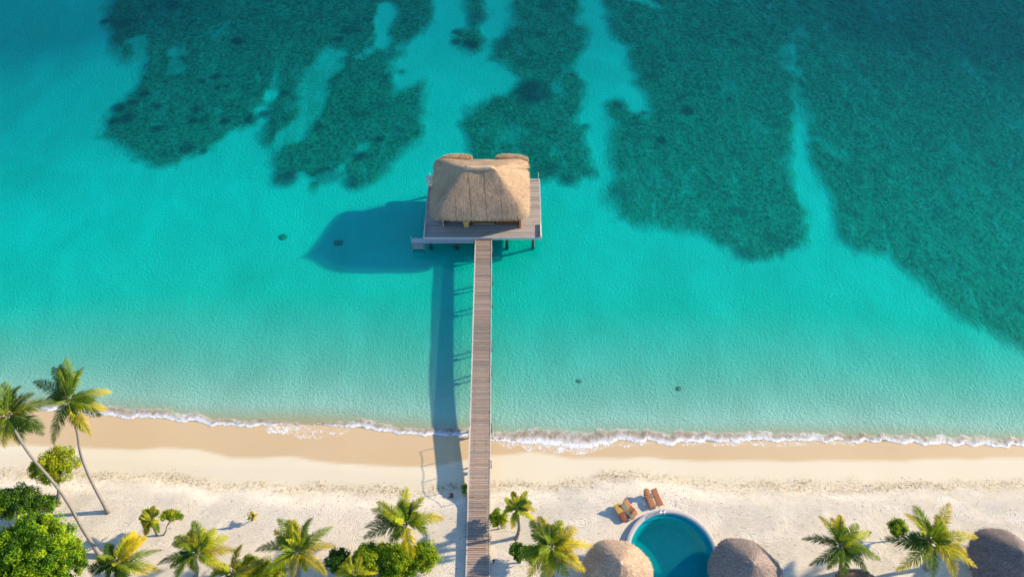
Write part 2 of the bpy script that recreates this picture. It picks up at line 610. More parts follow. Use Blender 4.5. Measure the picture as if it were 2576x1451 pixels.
REEFS = {
    'west': zA([(170, -500), (180, 0), (150, 140), (210, 300), (240, 400), (320, 420), (380, 480), (330, 600), (220, 720), (150, 850), (120, 930), (270, 990),
                (380, 1090), (540, 1135), (660, 1110), (860, 1030), (1000, 940), (1030, 890), (1190, 840), (1195, 740), (1300, 640), (1370, 450), (1370, 0), (1370, -500)]),
    'middle_west': zA([(1240, -500), (1240, 0), (1270, 450), (1280, 650), (1225, 745), (1210, 860), (1190, 960), (1250, 1030), (1270, 1180), (1310, 1230), (1380, 1245),
                       (1470, 1230), (1540, 1260), (1580, 1275), (1700, 1230), (1770, 1220), (1800, 1270), (1860, 1300), (1980, 1270), (2050, 1180), (2150, 1090),
                       (2250, 980), (2320, 900), (2330, 760), (2320, 650), (2350, 560), (2290, 510), (2200, 560), (2110, 620), (2140, 540), (2120, 420), (2200, 370),
                       (2170, 320), (2290, 250), (2380, 150), (2400, 80), (2370, 0), (2360, -500)]),
    'centre': zB([(420, -500), (420, 150), (310, 250), (270, 400), (390, 440), (460, 540), (400, 620), (300, 630), (130, 700), (70, 830), (110, 950), (150, 1100),
                  (300, 1220), (600, 1250), (700, 1230), (860, 1270), (960, 1200), (1010, 1180), (970, 1000), (960, 880), (890, 800), (920, 720), (920, 560),
                  (850, 450), (920, 370), (970, 300), (910, 150), (900, -500)]),
    'small': zB([(100, -400), (100, 0), (130, 120), (120, 180), (30, 200), (20, 290), (80, 330), (180, 370), (260, 340), (280, 250), (230, 180), (280, 80), (270, 0), (270, -400)]),
    'east': zB([(1000, -500), (1030, -20), (1020, 40), (1060, 170), (1100, 260), (1200, 310), (1210, 460), (1260, 500), (1240, 570), (1330, 640), (1360, 740), (1330, 780),
                (1240, 720), (1150, 650), (1070, 680), (1060, 780), (1095, 820), (1090, 950), (1060, 1020), (1090, 1150), (1050, 1280), (1080, 1400)])
            + [(1550, 550), (1620, 580), (1720, 590), (1800, 615), (1850, 655), (1900, 672), (1980, 655), (2040, 612), (2052, 560), (2010, 480),
               (1995, 420), (2015, 300), (2020, 150), (2030, -180)],
    'far_east': [(1970, -180), (1965, 0), (1975, 180), (2035, 400), (2075, 520), (2095, 600), (2150, 645), (2230, 655), (2300, 710), (2380, 780), (2470, 840),
                 (2576, 890), (2720, 960), (3100, 1000), (3500, 900), (3500, -180)],
}
CHANNELS = [  # sandy gaps inside the reefs: points, half width (px), strength
    (zA([(1680, 380), (1600, 550), (1560, 750), (1430, 920)]), 24, .7), (zA([(2040, 40), (2020, 270)]), 18, 1.0), (zA([(430, 250), (400, 400)]), 18, .7),
     (zA([(1640, 1180), (1760, 1130), (1900, 1000)]), 10, .6), (zA([(1500, 1160), (1505, 1260)]), 8, .9),
    (zA([(2030, 260), (1900, 380)]), 12, .5), (zA([(1290, 640), (1190, 800)]), 9, .8), (zA([(640, 340), (660, 470)]), 12, .35), (zB([(1260, -30), (1380, 30)]), 20, .9),
    ([(1975, 120), (2010, 250), (2020, 330)], 16, .45), ([(2020, 330), (2015, 440), (2045, 530), (2075, 600)], 13, .6), ([(2060, 350), (2130, 400)], 14, .4),
    (zB([(740, 400), (790, 480), (720, 600)]), 12, .35), (zB([(330, 870), (450, 900)]), 30, .25)]
SPOTS = [(595, 103, 13, 1), (853, 99, 9, 1), (544, 193, 10, .9), (507, 205, 10, .8), (546, 221, 8, .9), (567, 217, 6, .7), (362, 237, 10, .8), (332, 257, 8, .9),
         (297, 272, 15, .9), (398, 268, 9, .8), (493, 276, 8, .9), (486, 305, 8, .9), (565, 306, 11, 1), (632, 300, 14, 1), (664, 287, 12, 1), (718, 236, 9, .8),
         (392, 324, 10, .8), (320, 298, 15, .7), (285, 305, 12, .8), (263, 54, 11, 1), (902, 394, 15, .8), (805, 320, 9, .7), (1005, 326, 9, .8), (955, 352, 8, .8), (718, 452, 24, .7),
         (880, 461, 16, .8), (514, 381, 8, .7), (471, 375, 12, .5), (1146, 105, 11, .9), (1146, 80, 9, .9), (1183, 112, 17, .9), (1200, 45, 25, .6), (1337, 232, 34, .85),
         (1258, 112, 24, .5), (1472, 319, 9, .8), (1620, 285, 8, .9), (1663, 356, 10, 1), (1729, 279, 11, .9), (1382, 424, 20, .5), (1427, 457, 14, .6),
         (1380, 12, 20, .4), (430, 12, 22, .6), (310, 60, 18, .5), (820, 440, 26, .5), (1010, 180, 10, .7), (1490, 440, 14, .5), (1640, 190, 20, .4),
         (1560, 490, 20, .4), (1880, 640, 16, .4), (1950, 600, 14, .3), (2120, 600, 20, .35), (1560, 265, 15, .5), (880, 75, 20, .4), (690, 330, 12, .4)]


def poly_sd(px, py, poly):
    """signed distance, positive inside"""
    P = np.array(poly)
    d = np.full(px.shape, 1e9)
    inside = np.zeros(px.shape, bool)
    for i in range(len(P)):
        a, b = P[i], P[(i + 1) % len(P)]
        ab = b - a
        t = np.clip(((px - a[0]) * ab[0] + (py - a[1]) * ab[1]) / (ab @ ab), 0, 1)
        d = np.minimum(d, np.hypot(px - a[0] - t * ab[0], py - a[1] - t * ab[1]))
        if a[1] != b[1]:
            c = ((a[1] > py) != (b[1] > py)) & (px < (b[0] - a[0]) * (py - a[1]) / (b[1] - a[1]) + a[0])
            inside ^= c
    return np.where(inside, d, -d)


def wpoly(l): return [tuple(at(x, y, -0.6)[:2]) for x, y in l]


REEF_W = {k: wpoly(v) for k, v in REEFS.items()}

gx = np.concatenate([[-900, -500, -300, -180, -130], np.arange(-100, 100.01, 0.33), [130, 180, 300, 500, 900]])
gy = np.concatenate([[-300, -120, -40, -10, 2], np.arange(8, 36, 0.25), np.arange(36, 60, 0.33), np.arange(60, 126, 0.45), [140, 170, 230, 350, 600, 1200]])
GX, GY = np.meshgrid(gx, gy, indexing='ij')
GZ = terrain(GX, GY)
# reef strength on the grid
wob = (fbm(GX, GY, 0.35, 4, 5) - 0.5) * 3.4
sds = {k: poly_sd(GX, GY, v) for k, v in REEF_W.items()}
sd_all = np.max(np.stack(list(sds.values())), 0) + wob * 0.5
reef = smooth01((sd_all + 1.1) / 3.0)
for pts, hw, st in CHANNELS:
    w = wpoly(pts)
    sc = 0.054 * (1 + 0.0)
    d = np.full(GX.shape, 1e9)
    for a, b in zip(w[:-1], w[1:]):
        a, b = np.array(a), np.array(b)
        ab = b - a
        t = np.clip(((GX - a[0]) * ab[0] + (GY - a[1]) * ab[1]) / (ab @ ab), 0, 1)
        d = np.minimum(d, np.hypot(GX - a[0] - t * ab[0], GY - a[1] - t * ab[1]))
    reef *= 1 - st * .85 * smooth01(1.35 - (d + wob * 1.1) / (hw * sc * 1.5))
spot = np.zeros(GX.shape)
for x, y, r, s_ in SPOTS:
    p = at(x, y, -0.6)
    rr = r * 0.058
    q = np.hypot((GX - p.x) * 0.85, (GY - p.y) * 0.9) / rr + wob * 0.28
    spot = np.maximum(spot, s_ * smooth01(1.45 - q))

s_in = shoreY(GX) - GY
wetv = smooth01((GY - np.interp(GX, WX, WY) + (fbm(GX, GY, 0.3, 2, 8) - .5) * .4) / 0.35) 
dn_ = np.interp(GX, DX, DY) - GY
dune = smooth01((dn_ + (fbm(GX, GY, 0.8, 3, 2) - 0.5) * 1.2) / 0.7)
wrack = np.exp(-((dn_ - 0.05 + (fbm(GX, GY, 0.5, 3, 6) - .5) * 1.2) / 0.55) ** 2)


def put_attr(me, name, cols):
    a = me.attributes.new(name, 'FLOAT_COLOR', 'POINT')
    c = np.ones((cols.shape[0], 4), np.float32)
    c[:, :3] = cols
    a.data.foreach_set("color", c.ravel())


zone = np.stack([wetv, dune, wrack], -1)


def sub_terrain(name, mask_f, ZZ, kind=None):
    """mesh from the cells of the terrain grid chosen by mask_f (n-1, m-1)"""
    n, m = GX.shape
    idx = np.arange(n * m).reshape(n, m)
    q = np.stack([idx[:-1, :-1], idx[1:, :-1], idx[1:, 1:], idx[:-1, 1:]], -1)[mask_f]
    used, inv = np.unique(q, return_inverse=True)
    V = np.stack([GX, GY, ZZ], -1).reshape(-1, 3)[used]
    me = bpy.data.meshes.new(name)
    me.from_pydata(V.tolist(), [], inv.reshape(-1, 4).tolist())
    put_attr(me, 'zone', zone.reshape(-1, 3)[used])
    R = np.stack([reef, spot, smooth01(-s_in / 2.5)], -1).reshape(-1, 3)[used]
    put_attr(me, 'reef', R)
    me.polygons.foreach_set("use_smooth", [True] * len(me.polygons))
    me.materials.append(M['ground'])
    o = bpy.data.objects.new(name, me)
    COL.objects.link(o)
    return o


cellY = (GY[:-1, :-1] + GY[1:, 1:]) / 2
cellX = (GX[:-1, :-1] + GX[1:, 1:]) / 2
land = cellY < shoreY(cellX) + 1.2
tag(sub_terrain('beach', land, GZ), kind='structure')
tag(sub_terrain('seabed', ~land, GZ), kind='structure')

# reefs: raised, lumpy beds, one mesh each
keys = list(REEFS)
own = np.argmax(np.stack([sds[k] for k in keys]), 0)
RZ = GZ - 0.01 + 0.05 * reef + (fbm(GX, GY, 0.9, 4, 4) - 0.5) * 0.26 * reef ** 2 + spot * 0.06
RZ = np.minimum(RZ, -0.08)
rc = np.maximum(reef, spot)
rc = np.maximum.reduce([rc[:-1, :-1], rc[1:, :-1], rc[1:, 1:], rc[:-1, 1:]]) > 0.02
oc = own[:-1, :-1]
REEF_LABEL = {'west': 'dark green reef with black coral heads, leftmost in the lagoon, rounded end towards the beach',
              'middle_west': 'dark green reef split by pale sand streaks, left of the thatched hut',
              'centre': 'dark green reef directly behind the thatched hut on stilts',
              'small': 'small dark reef patch at the top edge, in the pale sand gap beyond the hut',
              'east': 'broad green reef right of the hut, beyond the narrow pale sand channel',
              'far_east': 'large blue-green reef along the right edge, reaching closest to the beach'}
for i, k in enumerate(keys):
    mk = rc & (oc == i) & ~land & (cellY < 135) & (abs(cellX) < 120)
    o = sub_terrain('coral_reef', mk, RZ)
    tag(o, REEF_LABEL[k], 'reef', 'coral reefs under the lagoon')

# ------------------------------------------------------------------ water
wxs = np.concatenate([[-900, -400, -200, -130], np.arange(-100, 100.1, 0.8), [130, 200, 400, 900]])
wys = np.concatenate([np.arange(26, 60, 0.5), np.arange(60, 130, 1.2), [150, 200, 400, 1200]])
AX, AY = np.meshgrid(wxs, wys, indexing='ij')
off = np.clip((AY - shoreY(AX)) / 80.0, 0, 0.85)
off = np.clip(off + smooth01(off / .5) * (.28 * smooth01((-AX - 28) / 45) + .24 * smooth01((AX - 25) / 50)), 0, 1)
mb = MB()
mb.grid(np.stack([AX, AY, AX * 0 - 0.0], -1))
wo = mb.build('water', M['water'])
tag(wo, kind='structure')
a_ = wo.data.attributes.new('off', 'FLOAT', 'POINT')
a_.data.foreach_set('value', off.ravel().astype(np.float32))


def ribbon(name, x0, x1, prof, hgt, wd, fo, seed, label, brown=1.1, dens=1.0):
    """foam along the water's edge: prof(x) -> (front offset inland in m, width in m) sampled every 8 cm"""
    xs = np.arange(x0, x1, 0.09)
    nv = 14
    t = np.linspace(0, 1, nv)
    front = np.interp(xs, [p[0] for p in prof], [p[1] for p in prof]) + (fbm(xs, xs * 0, 1.1, 4, seed) - .5) * 0.95
    width = np.interp(xs, [p[0] for p in prof], [p[2] for p in prof]) * (0.95 + 0.7 * fbm(xs, xs * 0 + 5, 0.6, 2, seed))
    Y = shoreY(xs)[:, None] - front[:, None] + width[:, None] * t[None, :]
    Xg = np.repeat(xs[:, None], nv, 1)
    h = hgt * np.sin(np.pi * np.clip(t * 1.15 + 0.02, 0, 1))[None, :] * (0.4 + 1.2 * fbm(Xg, Y, 3.0, 3, seed))
    Z = np.maximum(terrain(Xg, Y), 0.0) + 0.012 + h
    edge = np.sin(np.pi * np.clip(t, 0, 1)) ** 0.5
    edge = np.where(t < 0.3, np.minimum(1, t / 0.06), edge)
    dn = np.interp(xs, [p[0] for p in prof], [p[3] for p in prof]) * dens
    R = edge[None, :] * (0.26 + 0.54 * dn[:, None])
    R[0] = 0; R[-1] = 0
    G = np.clip(np.sin(np.pi * np.clip((t - 0.22) * 1.25, 0, 1)), 0, 1)[None, :] * brown * (.4 + 1.1 * fbm(Xg, Xg * 0, .5, 2, seed)) * np.ones_like(R)
    m_ = MB()
    m_.grid(np.stack([Xg, Y, Z], -1), np.stack([R, G, R * 0], -1))
    o = m_.build(name, M['foam'], smooth=True)
    return o


def wx(px): return at(px, 1100, 0).x


prof = [(wx(-200), .1, .9, .8), (wx(250), .15, .9, .9), (wx(400), .12, .85, 1), (wx(640), .12, .6, 1), (wx(700), .1, .35, .8), (wx(760), .0, .2, .35), (wx(820), .0, .3, .5),
        (wx(900), .12, .8, 1), (wx(1050), .15, .6, 1), (wx(1180), .2, .85, .9), (wx(1250), .2, .95, .8), (wx(1330), .35, 1.3, .9), (wx(1400), .5, 1.5, .9),
        (wx(1450), .65, 1.6, .9), (wx(1500), .45, 1.4, .9), (wx(1560), .15, 1.1, .9), (wx(1700), .15, .95, 1), (wx(1800), .1, .8, 1), (wx(2000), .1, .7, .9),
        (wx(2200), .15, .75, .8), (wx(2350), .2, .8, .9), (wx(2600), .15, .9, .8), (wx(2800), .1, .8, .8)]
tag(ribbon('foam', wx(-200), wx(2800), prof, 0.065, 1, 0, 3, ''), 'white and brown foam of the small wave breaking along the whole shoreline', 'foam', kind='stuff')
prof2 = [(wx(655), .7, .5, .0), (wx(675), .9, .75, .55), (wx(720), 1.15, 1.0, .4), (wx(760), 1.4, 1.2, .15), (wx(800), 1.45, 1.2, .1), (wx(850), 1.0, .8, .05), (wx(880), .6, .5, .0)]
tag(ribbon('foam', wx(655), wx(880), prof2, 0.01, 1, 0, 9, '', brown=0.1), 'thin lobe of wash running up the wet sand left of the pier', 'foam', kind='stuff')

prof4 = [(wx(1245), .4, .5, .1), (wx(1300), .75, .8, .3), (wx(1450), 1.25, 1.3, .45), (wx(1530), .9, 1.0, .3), (wx(1600), .35, .5, .1), (wx(1850), .4, .5, .2), (wx(1980), .6, .6, .05), (wx(2150), .3, .4, .1)]
tag(ribbon('foam', wx(1245), wx(2150), prof4, 0.008, 1, 0, 21, '', brown=0.1), 'thin lacy wash spreading over the wet sand right of the pier', 'foam', kind='stuff')

# ------------------------------------------------------------------ stilt hut
ZD = 1.75                     # deck height
fl = at(1066, 596, ZD); fr_ = at(1361, 596, ZD)
DK_X0, DK_X1 = fl.x, fr_.x
DK_Y0 = fl.y
DK_Y1 = at(1350, 451, ZD).y
hc = Vector((at(1210.5, 500, ZD).x, (at(1200, 553, 4.2).y + at(1200, 404, 4.2).y) / 2, 0))
hut = empty('stilt_hut', (hc.x, hc.y, 0))
tag(hut, 'thatched hut on a timber platform above the turquoise water, at the end of the pier', 'hut')
HL = (hc.x, hc.y, 0)

mb = MB()
y = DK_Y0
rs = random.Random(3)
while y < DK_Y1 - 0.05:
    w = 0.26
    k = 0.78 + 0.4 * rs.random()
    warm = rs.random() * 0.06
    mb.box(((DK_X0 + DK_X1) / 2, y + w / 2, ZD - 0.04 + rs.uniform(-.006, .006)), (DK_X1 - DK_X0 - rs.random() * .03, w - 0.03, 0.08), col=(k + warm, k, k - warm))
    y += w
bevel(mb.build('deck_boards', M['deck'], hut, loc=HL), 0.008, 1)
mb = MB()
mb.box(((DK_X0 + DK_X1) / 2, DK_Y0 - 0.045, ZD - 0.21), (DK_X1 - DK_X0 + 0.1, 0.08, 0.40), col=(1, 1.02, 1.05))
mb.box(((DK_X0 + DK_X1) / 2, DK_Y1 + 0.045, ZD - 0.2), (DK_X1 - DK_X0 + 0.1, 0.08, 0.34))
for xx in (DK_X0 - 0.045, DK_X1 + 0.045):
    mb.box((xx, (DK_Y0 + DK_Y1) / 2, ZD - 0.205), (0.08, DK_Y1 - DK_Y0 - 0.01, 0.34))
mb.build('fascia', M['white_wood'], hut, loc=HL)
mb = MB()
pr = at(1195, 600, 0).x
mb.box(((DK_X0 + pr) / 2, DK_Y0 - 0.34, ZD - 0.36), (pr - DK_X0, 0.46, 0.08), col=(.8, .85, .9))
mb.build('step_board', M['white_wood'], hut, loc=HL)
for px_ in (1085, 1150, 1210, 1275, 1340):
    for yy in (DK_Y0 + 0.25, (DK_Y0 + DK_Y1) / 2, DK_Y1 - 0.3):
        X = at(px_, 600, 0).x
        p = MB()
        p.tube([(X, yy, -1.2), (X + 0.02, yy, 0.3), (X, yy, ZD - 0.09)], [0.24, 0.17, 0.13], 10)
        p.build('pile', M['pile'], hut, loc=HL, smooth=True)
mb = MB()
for yy in (DK_Y0 + 0.25, (DK_Y0 + DK_Y1) / 2, DK_Y1 - 0.3):
    mb.box(((DK_X0 + DK_X1) / 2, yy, ZD - 0.19), (DK_X1 - DK_X0 - .3, 0.16, 0.2))
mb.build('deck_beam', M['pile'], hut, loc=HL)

# walls
wl = at(1113, 570, ZD); wr = at(1311, 570, ZD)
WX0, WX1, WY0 = wl.x, wr.x, wl.y
WY1 = 2 * hc.y - WY0
ZW = 4.35
mb = MB()
mb.box(((WX0 + WX1) / 2, WY1, (ZD + ZW) / 2), (WX1 - WX0, 0.12, ZW - ZD))
mb.box((WX0 + .06, (WY0 + WY1) / 2, (ZD + ZW) / 2), (0.12, WY1 - WY0 - .13, ZW - ZD))
mb.box((WX1 - .06, (WY0 + WY1) / 2, (ZD + ZW) / 2), (0.12, WY1 - WY0 - .13, ZW - ZD))
X1 = at(1245, 570, ZD).x; X2 = at(1172, 570, ZD).x; X3 = at(1188, 570, ZD).x
mb.box(((X2 + X3) / 2, WY0 + .25, (ZD + ZW) / 2), (X3 - X2, 0.12, ZW - ZD))
mb.box(((WX0 + X2) / 2, WY0 + 1.4, (ZD + ZW) / 2), (X2 - WX0 - .2, 0.1, ZW - ZD))
mb.build('wall', M['wall'], hut, loc=HL)
mb = MB()
mb.box(((X1 + WX1) / 2, WY0 + .3, ZD + 1.2), (WX1 - X1 - .3, 0.08, 2.3), col=(.35, .28, .25))
mb.box(((X3 + X1) / 2, WY0 + .45, ZD + 1.2), (X1 - X3 - .06, 0.08, 2.3), col=(.12, .1, .1))  # near-black panel paints the shaded interior seen through the opening
mb.build('door_and_dark_opening', M['amber'], hut, loc=HL)
mb = MB()
mb.box((WX1 - 0.12, WY0 - .08, ZD + 0.09), (.34, .34, .16), col=(1.1, 1, 1))
mb.box((WX1 - 0.12, WY0 - .08, (ZD + ZW) / 2 + .05), (.2, .2, ZW - ZD - .25), col=(1.2, 1.1, .9))
bevel(mb.build('corner_post', M['amber'], hut, loc=HL), .01)
mb = MB()
mb.tube([(WX0 + .12, WY0 - .04, ZD), (WX0 + .12, WY0 - .04, ZW - .1)], .05, 8)
mb.build('corner_post', M['white_wood'], hut, loc=HL)
mb = MB()
mb.box(((X1 + WX1) / 2, WY0 - .04, ZD + 1.5), (WX1 - X1 - .4, .12, .14), col=(1.2, 1.0, .6))
mb.box(((X3 + X1) / 2, WY0 - .02, ZD + .55), (X1 - X3 - .2, .08, .08), col=(1.1, 1.6, 1.5))
mb.build('railing', M['amber'], hut, loc=HL)


# roof -------------------------------------------------------
def straw(mb, base, along, nrm, length, width, col, rng, lift=0.12, jit=0.16):
    """blades: arrays (n,3) base points, downslope directions, normals"""
    n = len(base)
    side = np.cross(along, nrm)
    side /= np.linalg.norm(side, axis=1)[:, None] + 1e-9
    L = length * (0.6 + 0.8 * rng.random((n, 1)))
    W = width * (0.6 + 0.8 * rng.random((n, 1)))
    along = along + side * rng.normal(0, jit, (n, 1)) + nrm * rng.normal(lift, jit * .5, (n, 1))
    tip = base + along * L
    V = np.stack([base - side * W, base + side * W, tip + side * W * .5, tip - side * W * .5], 1)
    F = np.arange(n * 4).reshape(n, 4)
    C = np.repeat(col[:, None, :], 4, 1).reshape(-1, 3)
    mb.add(V.reshape(-1, 3), F.tolist(), C)


RA, RB = (at(1332, 500, 4.2).x - at(1090, 500, 4.2).x) / 2, 4.62
RIDGE_X, ZE, ZR = 1.55, 4.40, 7.30


def roof_pt(th, v):
    """th angle round the eave, v 0 at eave, 1 at ridge; arrays"""
    c, s = np.cos(th), np.sin(th)
    e = 9.0
    r = 1.0 / (np.abs(c / RA) ** e + np.abs(s / RB) ** e) ** (1 / e)
    ex, ey = r * c, r * s
    rx_ = np.clip(ex / RA, -1, 1) * RIDGE_X
    w = v
    bulge = 0.06 * np.sin(np.pi * v)
    x = ex + (rx_ - ex) * w
    y = ey * (1 - w)
    x = x * (1 + bulge * .5); y = y * (1 + bulge)
    z = ZE + (ZR - ZE) * (0.90 * v + 0.10 * v ** 3) + 0.30 * np.sin(np.pi * v) * .6
    # the ridge sags a little, ends slightly raised
    z = z + 0.12 * smooth01((v - .5) * 2) * np.minimum(np.abs(x) / RIDGE_X, 1)
    # slightly raised corners at the back
    cor = np.clip((np.abs(ex) / RA - 0.35) * 2, 0, 1) * (ey > RB * .6) * (1 - v) ** 2
    return np.stack([x, y, z + 0.35 * cor], -1)


nu, nvv = 180, 26
TH = np.linspace(0, 2 * np.pi, nu + 1)
VV = np.linspace(0, 1, nvv)
T2, V2 = np.meshgrid(TH, VV, indexing='ij')
P = roof_pt(T2, V2)
P[..., 2] += (fbm(T2 * 12, V2 * 6, 1.0, 3) - .5) * .10 * (V2 < .97)
# rounded thick eave turned under
rim = []
for dz, k in ((-0.16, 1.012), (-0.34, 0.995), (-0.46, 0.95), (-0.40, 0.84), (0.1, 0.70), (.9, .4)):
    q = roof_pt(TH, TH * 0)
    q = q.copy(); q[:, 0] *= k; q[:, 1] *= k; q[:, 2] += dz
    rim.append(q)
Pfull = np.concatenate([np.stack(rim[::-1], 1), P], 1)
seam = lambda th, x: 1.0 - 0.35 * (np.abs(((x * 0.9 + 40.3) % 1.0) - .5) < 0.03)
Cc = 0.80 + 0.35 * fbm(Pfull[..., 0], Pfull[..., 1], 1.2, 3)
mb = MB()
mb.grid(Pfull + np.array([hc.x, hc.y, 0]), np.stack([Cc * .8, Cc * .78, Cc * .78], -1))
rg = np.random.default_rng(5)
n = 42000
th = rg.random(n) * 2 * np.pi
v = rg.random(n) ** 1.15 * 0.985
p0 = roof_pt(th, v); p1 = roof_pt(th, np.maximum(v - 0.03, -0.02)); p2 = roof_pt(th + .01, v)
al = p1 - p0; al /= np.linalg.norm(al, axis=1)[:, None] + 1e-9
nr = np.cross(al, p2 - p0); nr /= np.linalg.norm(nr, axis=1)[:, None] + 1e-9
nr[nr[:, 2] < 0] *= -1
k = (0.72 + .6 * rg.random(n)) * (0.8 + .4 * fbm(p0[:, 0], p0[:, 1], 1.0, 2))
front_x = np.abs((p0[:, 0] * 0.62 + 60.25 + .06 * p0[:, 1]) % 1.0 - .5) < 0.022
k = np.where(front_x & (p0[:, 1] < -.3) & (np.abs(p0[:, 0]) - RIDGE_X < (RA - RIDGE_X) * np.abs(p0[:, 1]) / RB * .93), k * .4, k)
straw(mb, p0 + np.array([hc.x, hc.y, 0.02]), al, nr, 0.36, 0.013, np.stack([k, k * .98, k * .97], -1), rg, lift=.012, jit=.045)
# eave fringe
n = 7000
th = rg.random(n) * 2 * np.pi
p0 = roof_pt(th, th * 0 + .01)
outw = np.stack([p0[:, 0] / RA, p0[:, 1] / RB, th * 0], -1); outw /= np.linalg.norm(outw, axis=1)[:, None]
dn2 = outw * .35 + np.array([0, 0, -1.0])
p0 = p0 + np.array([hc.x, hc.y, 0]) + outw * .03 + np.array([0, 0, -.05]) * rg.random((n, 1))
k = .6 + .6 * rg.random(n)
yel = rg.random(n) < .25
straw(mb, p0, dn2, outw, .26, .016, np.stack([k * np.where(yel, 1.25, 1), k, k * np.where(yel, .55, .9)], -1), rg, lift=.1)
mb.build('thatched_roof', M['thatch'], hut, loc=HL)
# ridge cap, tinted lighter to paint in the ridge highlight
mb = MB()
pts = [(hc.x + x, hc.y, ZR + .02 + .12 * abs(x) / RIDGE_X) for x in np.linspace(-RIDGE_X - .1, RIDGE_X + .1, 9)]
mb.tube(pts, [.14, .22, .24, .24, .24, .24, .24, .22, .14], 10, col=(1.35, 1.3, 1.25))
mb.build('ridge_cap', M['thatch'], hut, loc=HL, smooth=True)
# two thick golden straw rolls along the back eave
for xa, xb in ((at(1112, 395, 4.7).x, at(1188, 395, 4.7).x), (at(1246, 395, 4.7).x, at(1329, 395, 4.7).x)):
    mb = MB()
    xs = np.linspace(xa, xb, 16)
    rr = [.42 * (1 - abs(2 * i / 15 - 1) ** 4 * .75) for i in range(16)]
    yb = hc.y + RB - .12
    zc = 4.66
    pts = [(x, yb - .25 * (abs(x - hc.x) / RA) ** 6, zc) for x in xs]
    mb.tube(pts, rr, 12, col=(.8, .8, .8))
    n = 2600
    i = rg.random(n)
    a = rg.random(n) * np.pi * 1.2 - .2
    X_ = xa + (xb - xa) * i
    R_ = np.interp(i, np.linspace(0, 1, 16), rr)
    nrm = np.stack([rg.normal(0, .25, n), np.cos(a), np.sin(a)], -1)
    nrm /= np.linalg.norm(nrm, axis=1)[:, None]
    base = np.stack([X_, yb - .25 * (abs(X_ - hc.x) / RA) ** 6 + np.cos(a) * R_ * .95, zc + np.sin(a) * R_ * .95], -1)
    tang = np.cross(nrm, np.array([1.0, 0, 0]))
    straw(mb, base, nrm * .9 + tang * .4, tang, .17, .02, np.stack([.7 + .6 * rg.random(n)] * 3, -1), rg)
    mb.build('thatch_roll', M['thatch_gold'], hut, loc=HL)

# lattice balustrade, end posts, low side boards
mb = MB()
lx0, lx1 = at(1073, 463, ZD).x, at(1098, 463, ZD).x
yl = DK_Y1 - 0.55
for k in range(7):
    mb.box(((lx0 + lx1) / 2, yl, ZD + .10 + k * .15), (lx1 - lx0, .05, .045))
for k in range(8):
    mb.box((lx0 + (lx1 - lx0) * k / 7, yl + .05, ZD + .52), (.05, .045, 1.04))
mb.build('lattice_balustrade', M['white_wood'], hut, loc=HL)
for xx in (DK_X0 + .12, DK_X1 - .12):
    mb = MB()
    mb.tube([(xx, DK_Y1 - .1, ZD - .02), (xx, DK_Y1 - .1, ZD + 1.15)], .045, 8)
    mb.build('end_post', M['white_wood'], hut, loc=HL)
    mb = MB()
    mb.box((xx + (-.06 if xx < hc.x else .06), DK_Y0 + .95, ZD + .12), (.09, 1.9, .26))
    bevel(mb.build('side_board', M['white_wood'], hut, loc=HL), .02)
# hanging woven basket lamp in front of the wall
lp = at(1173, 572, ZD + .6)
mb = MB()
c = (lp.x, WY0 - .35, ZD + 1.0)
mb.lathe([(.16, -.5), (.28, -.46), (.36, .1), (.40, .5), (.3, .54)], 16, c, col=(.7, .5, .28))
rr2 = np.random.default_rng(2)
lam = mb.build('hanging_lamp', M['thatch_gold'], None, loc=c)
tag(lam, 'woven straw lamp hanging under the front eave of the stilt hut', 'lamp')
mb = MB()
mb.tube([(c[0], c[1], c[2] + .4), (c[0], c[1], c[2] + 1.9)], .015, 6)
mb.build('cord', M['pile'], lam, loc=c)
mb = MB()
mb.lathe([(0.01, -.78), (.09, -.74), (.11, -.5), (.10, -.42), (.01, -.41)], 12, c)
mb.build('counterweight', M['pile'], lam, loc=c)

# white rounded chair by the lattice
cp = at(1086, 458, ZD)
ch = empty('lounge_chair', (cp.x, DK_Y1 - .95, ZD))
tag(ch, 'small white rounded chair behind the lattice at the back corner of the hut deck', 'chair')
L0 = (cp.x, DK_Y1 - .95, ZD)
mb = MB(); mb.box((L0[0], L0[1], ZD + .36), (.62, .6, .14)); bevel(mb.build('seat', M['fabric'], ch, loc=L0), .05, 3)
mb = MB()
mb.tube([(L0[0] - .32, L0[1] + .05, ZD + .62), (L0[0] - .25, L0[1] + .28, ZD + .8), (L0[0], L0[1] + .36, ZD + .86), (L0[0] + .25, L0[1] + .28, ZD + .8), (L0[0] + .32, L0[1] + .05, ZD + .62)], .11, 10)
mb.box((L0[0], L0[1] + .34, ZD + .6), (.5, .08, .36))
mb.build('backrest', M['fabric'], ch, loc=L0, smooth=True)
for sx in (-.24, .24):
    for sy in (-.22, .22):
        mb = MB(); mb.tube([(L0[0] + sx, L0[1] + sy, ZD), (L0[0] + sx, L0[1] + sy, ZD + .3)], .025, 6)
        mb.build('leg', M['pile'], ch, loc=L0)

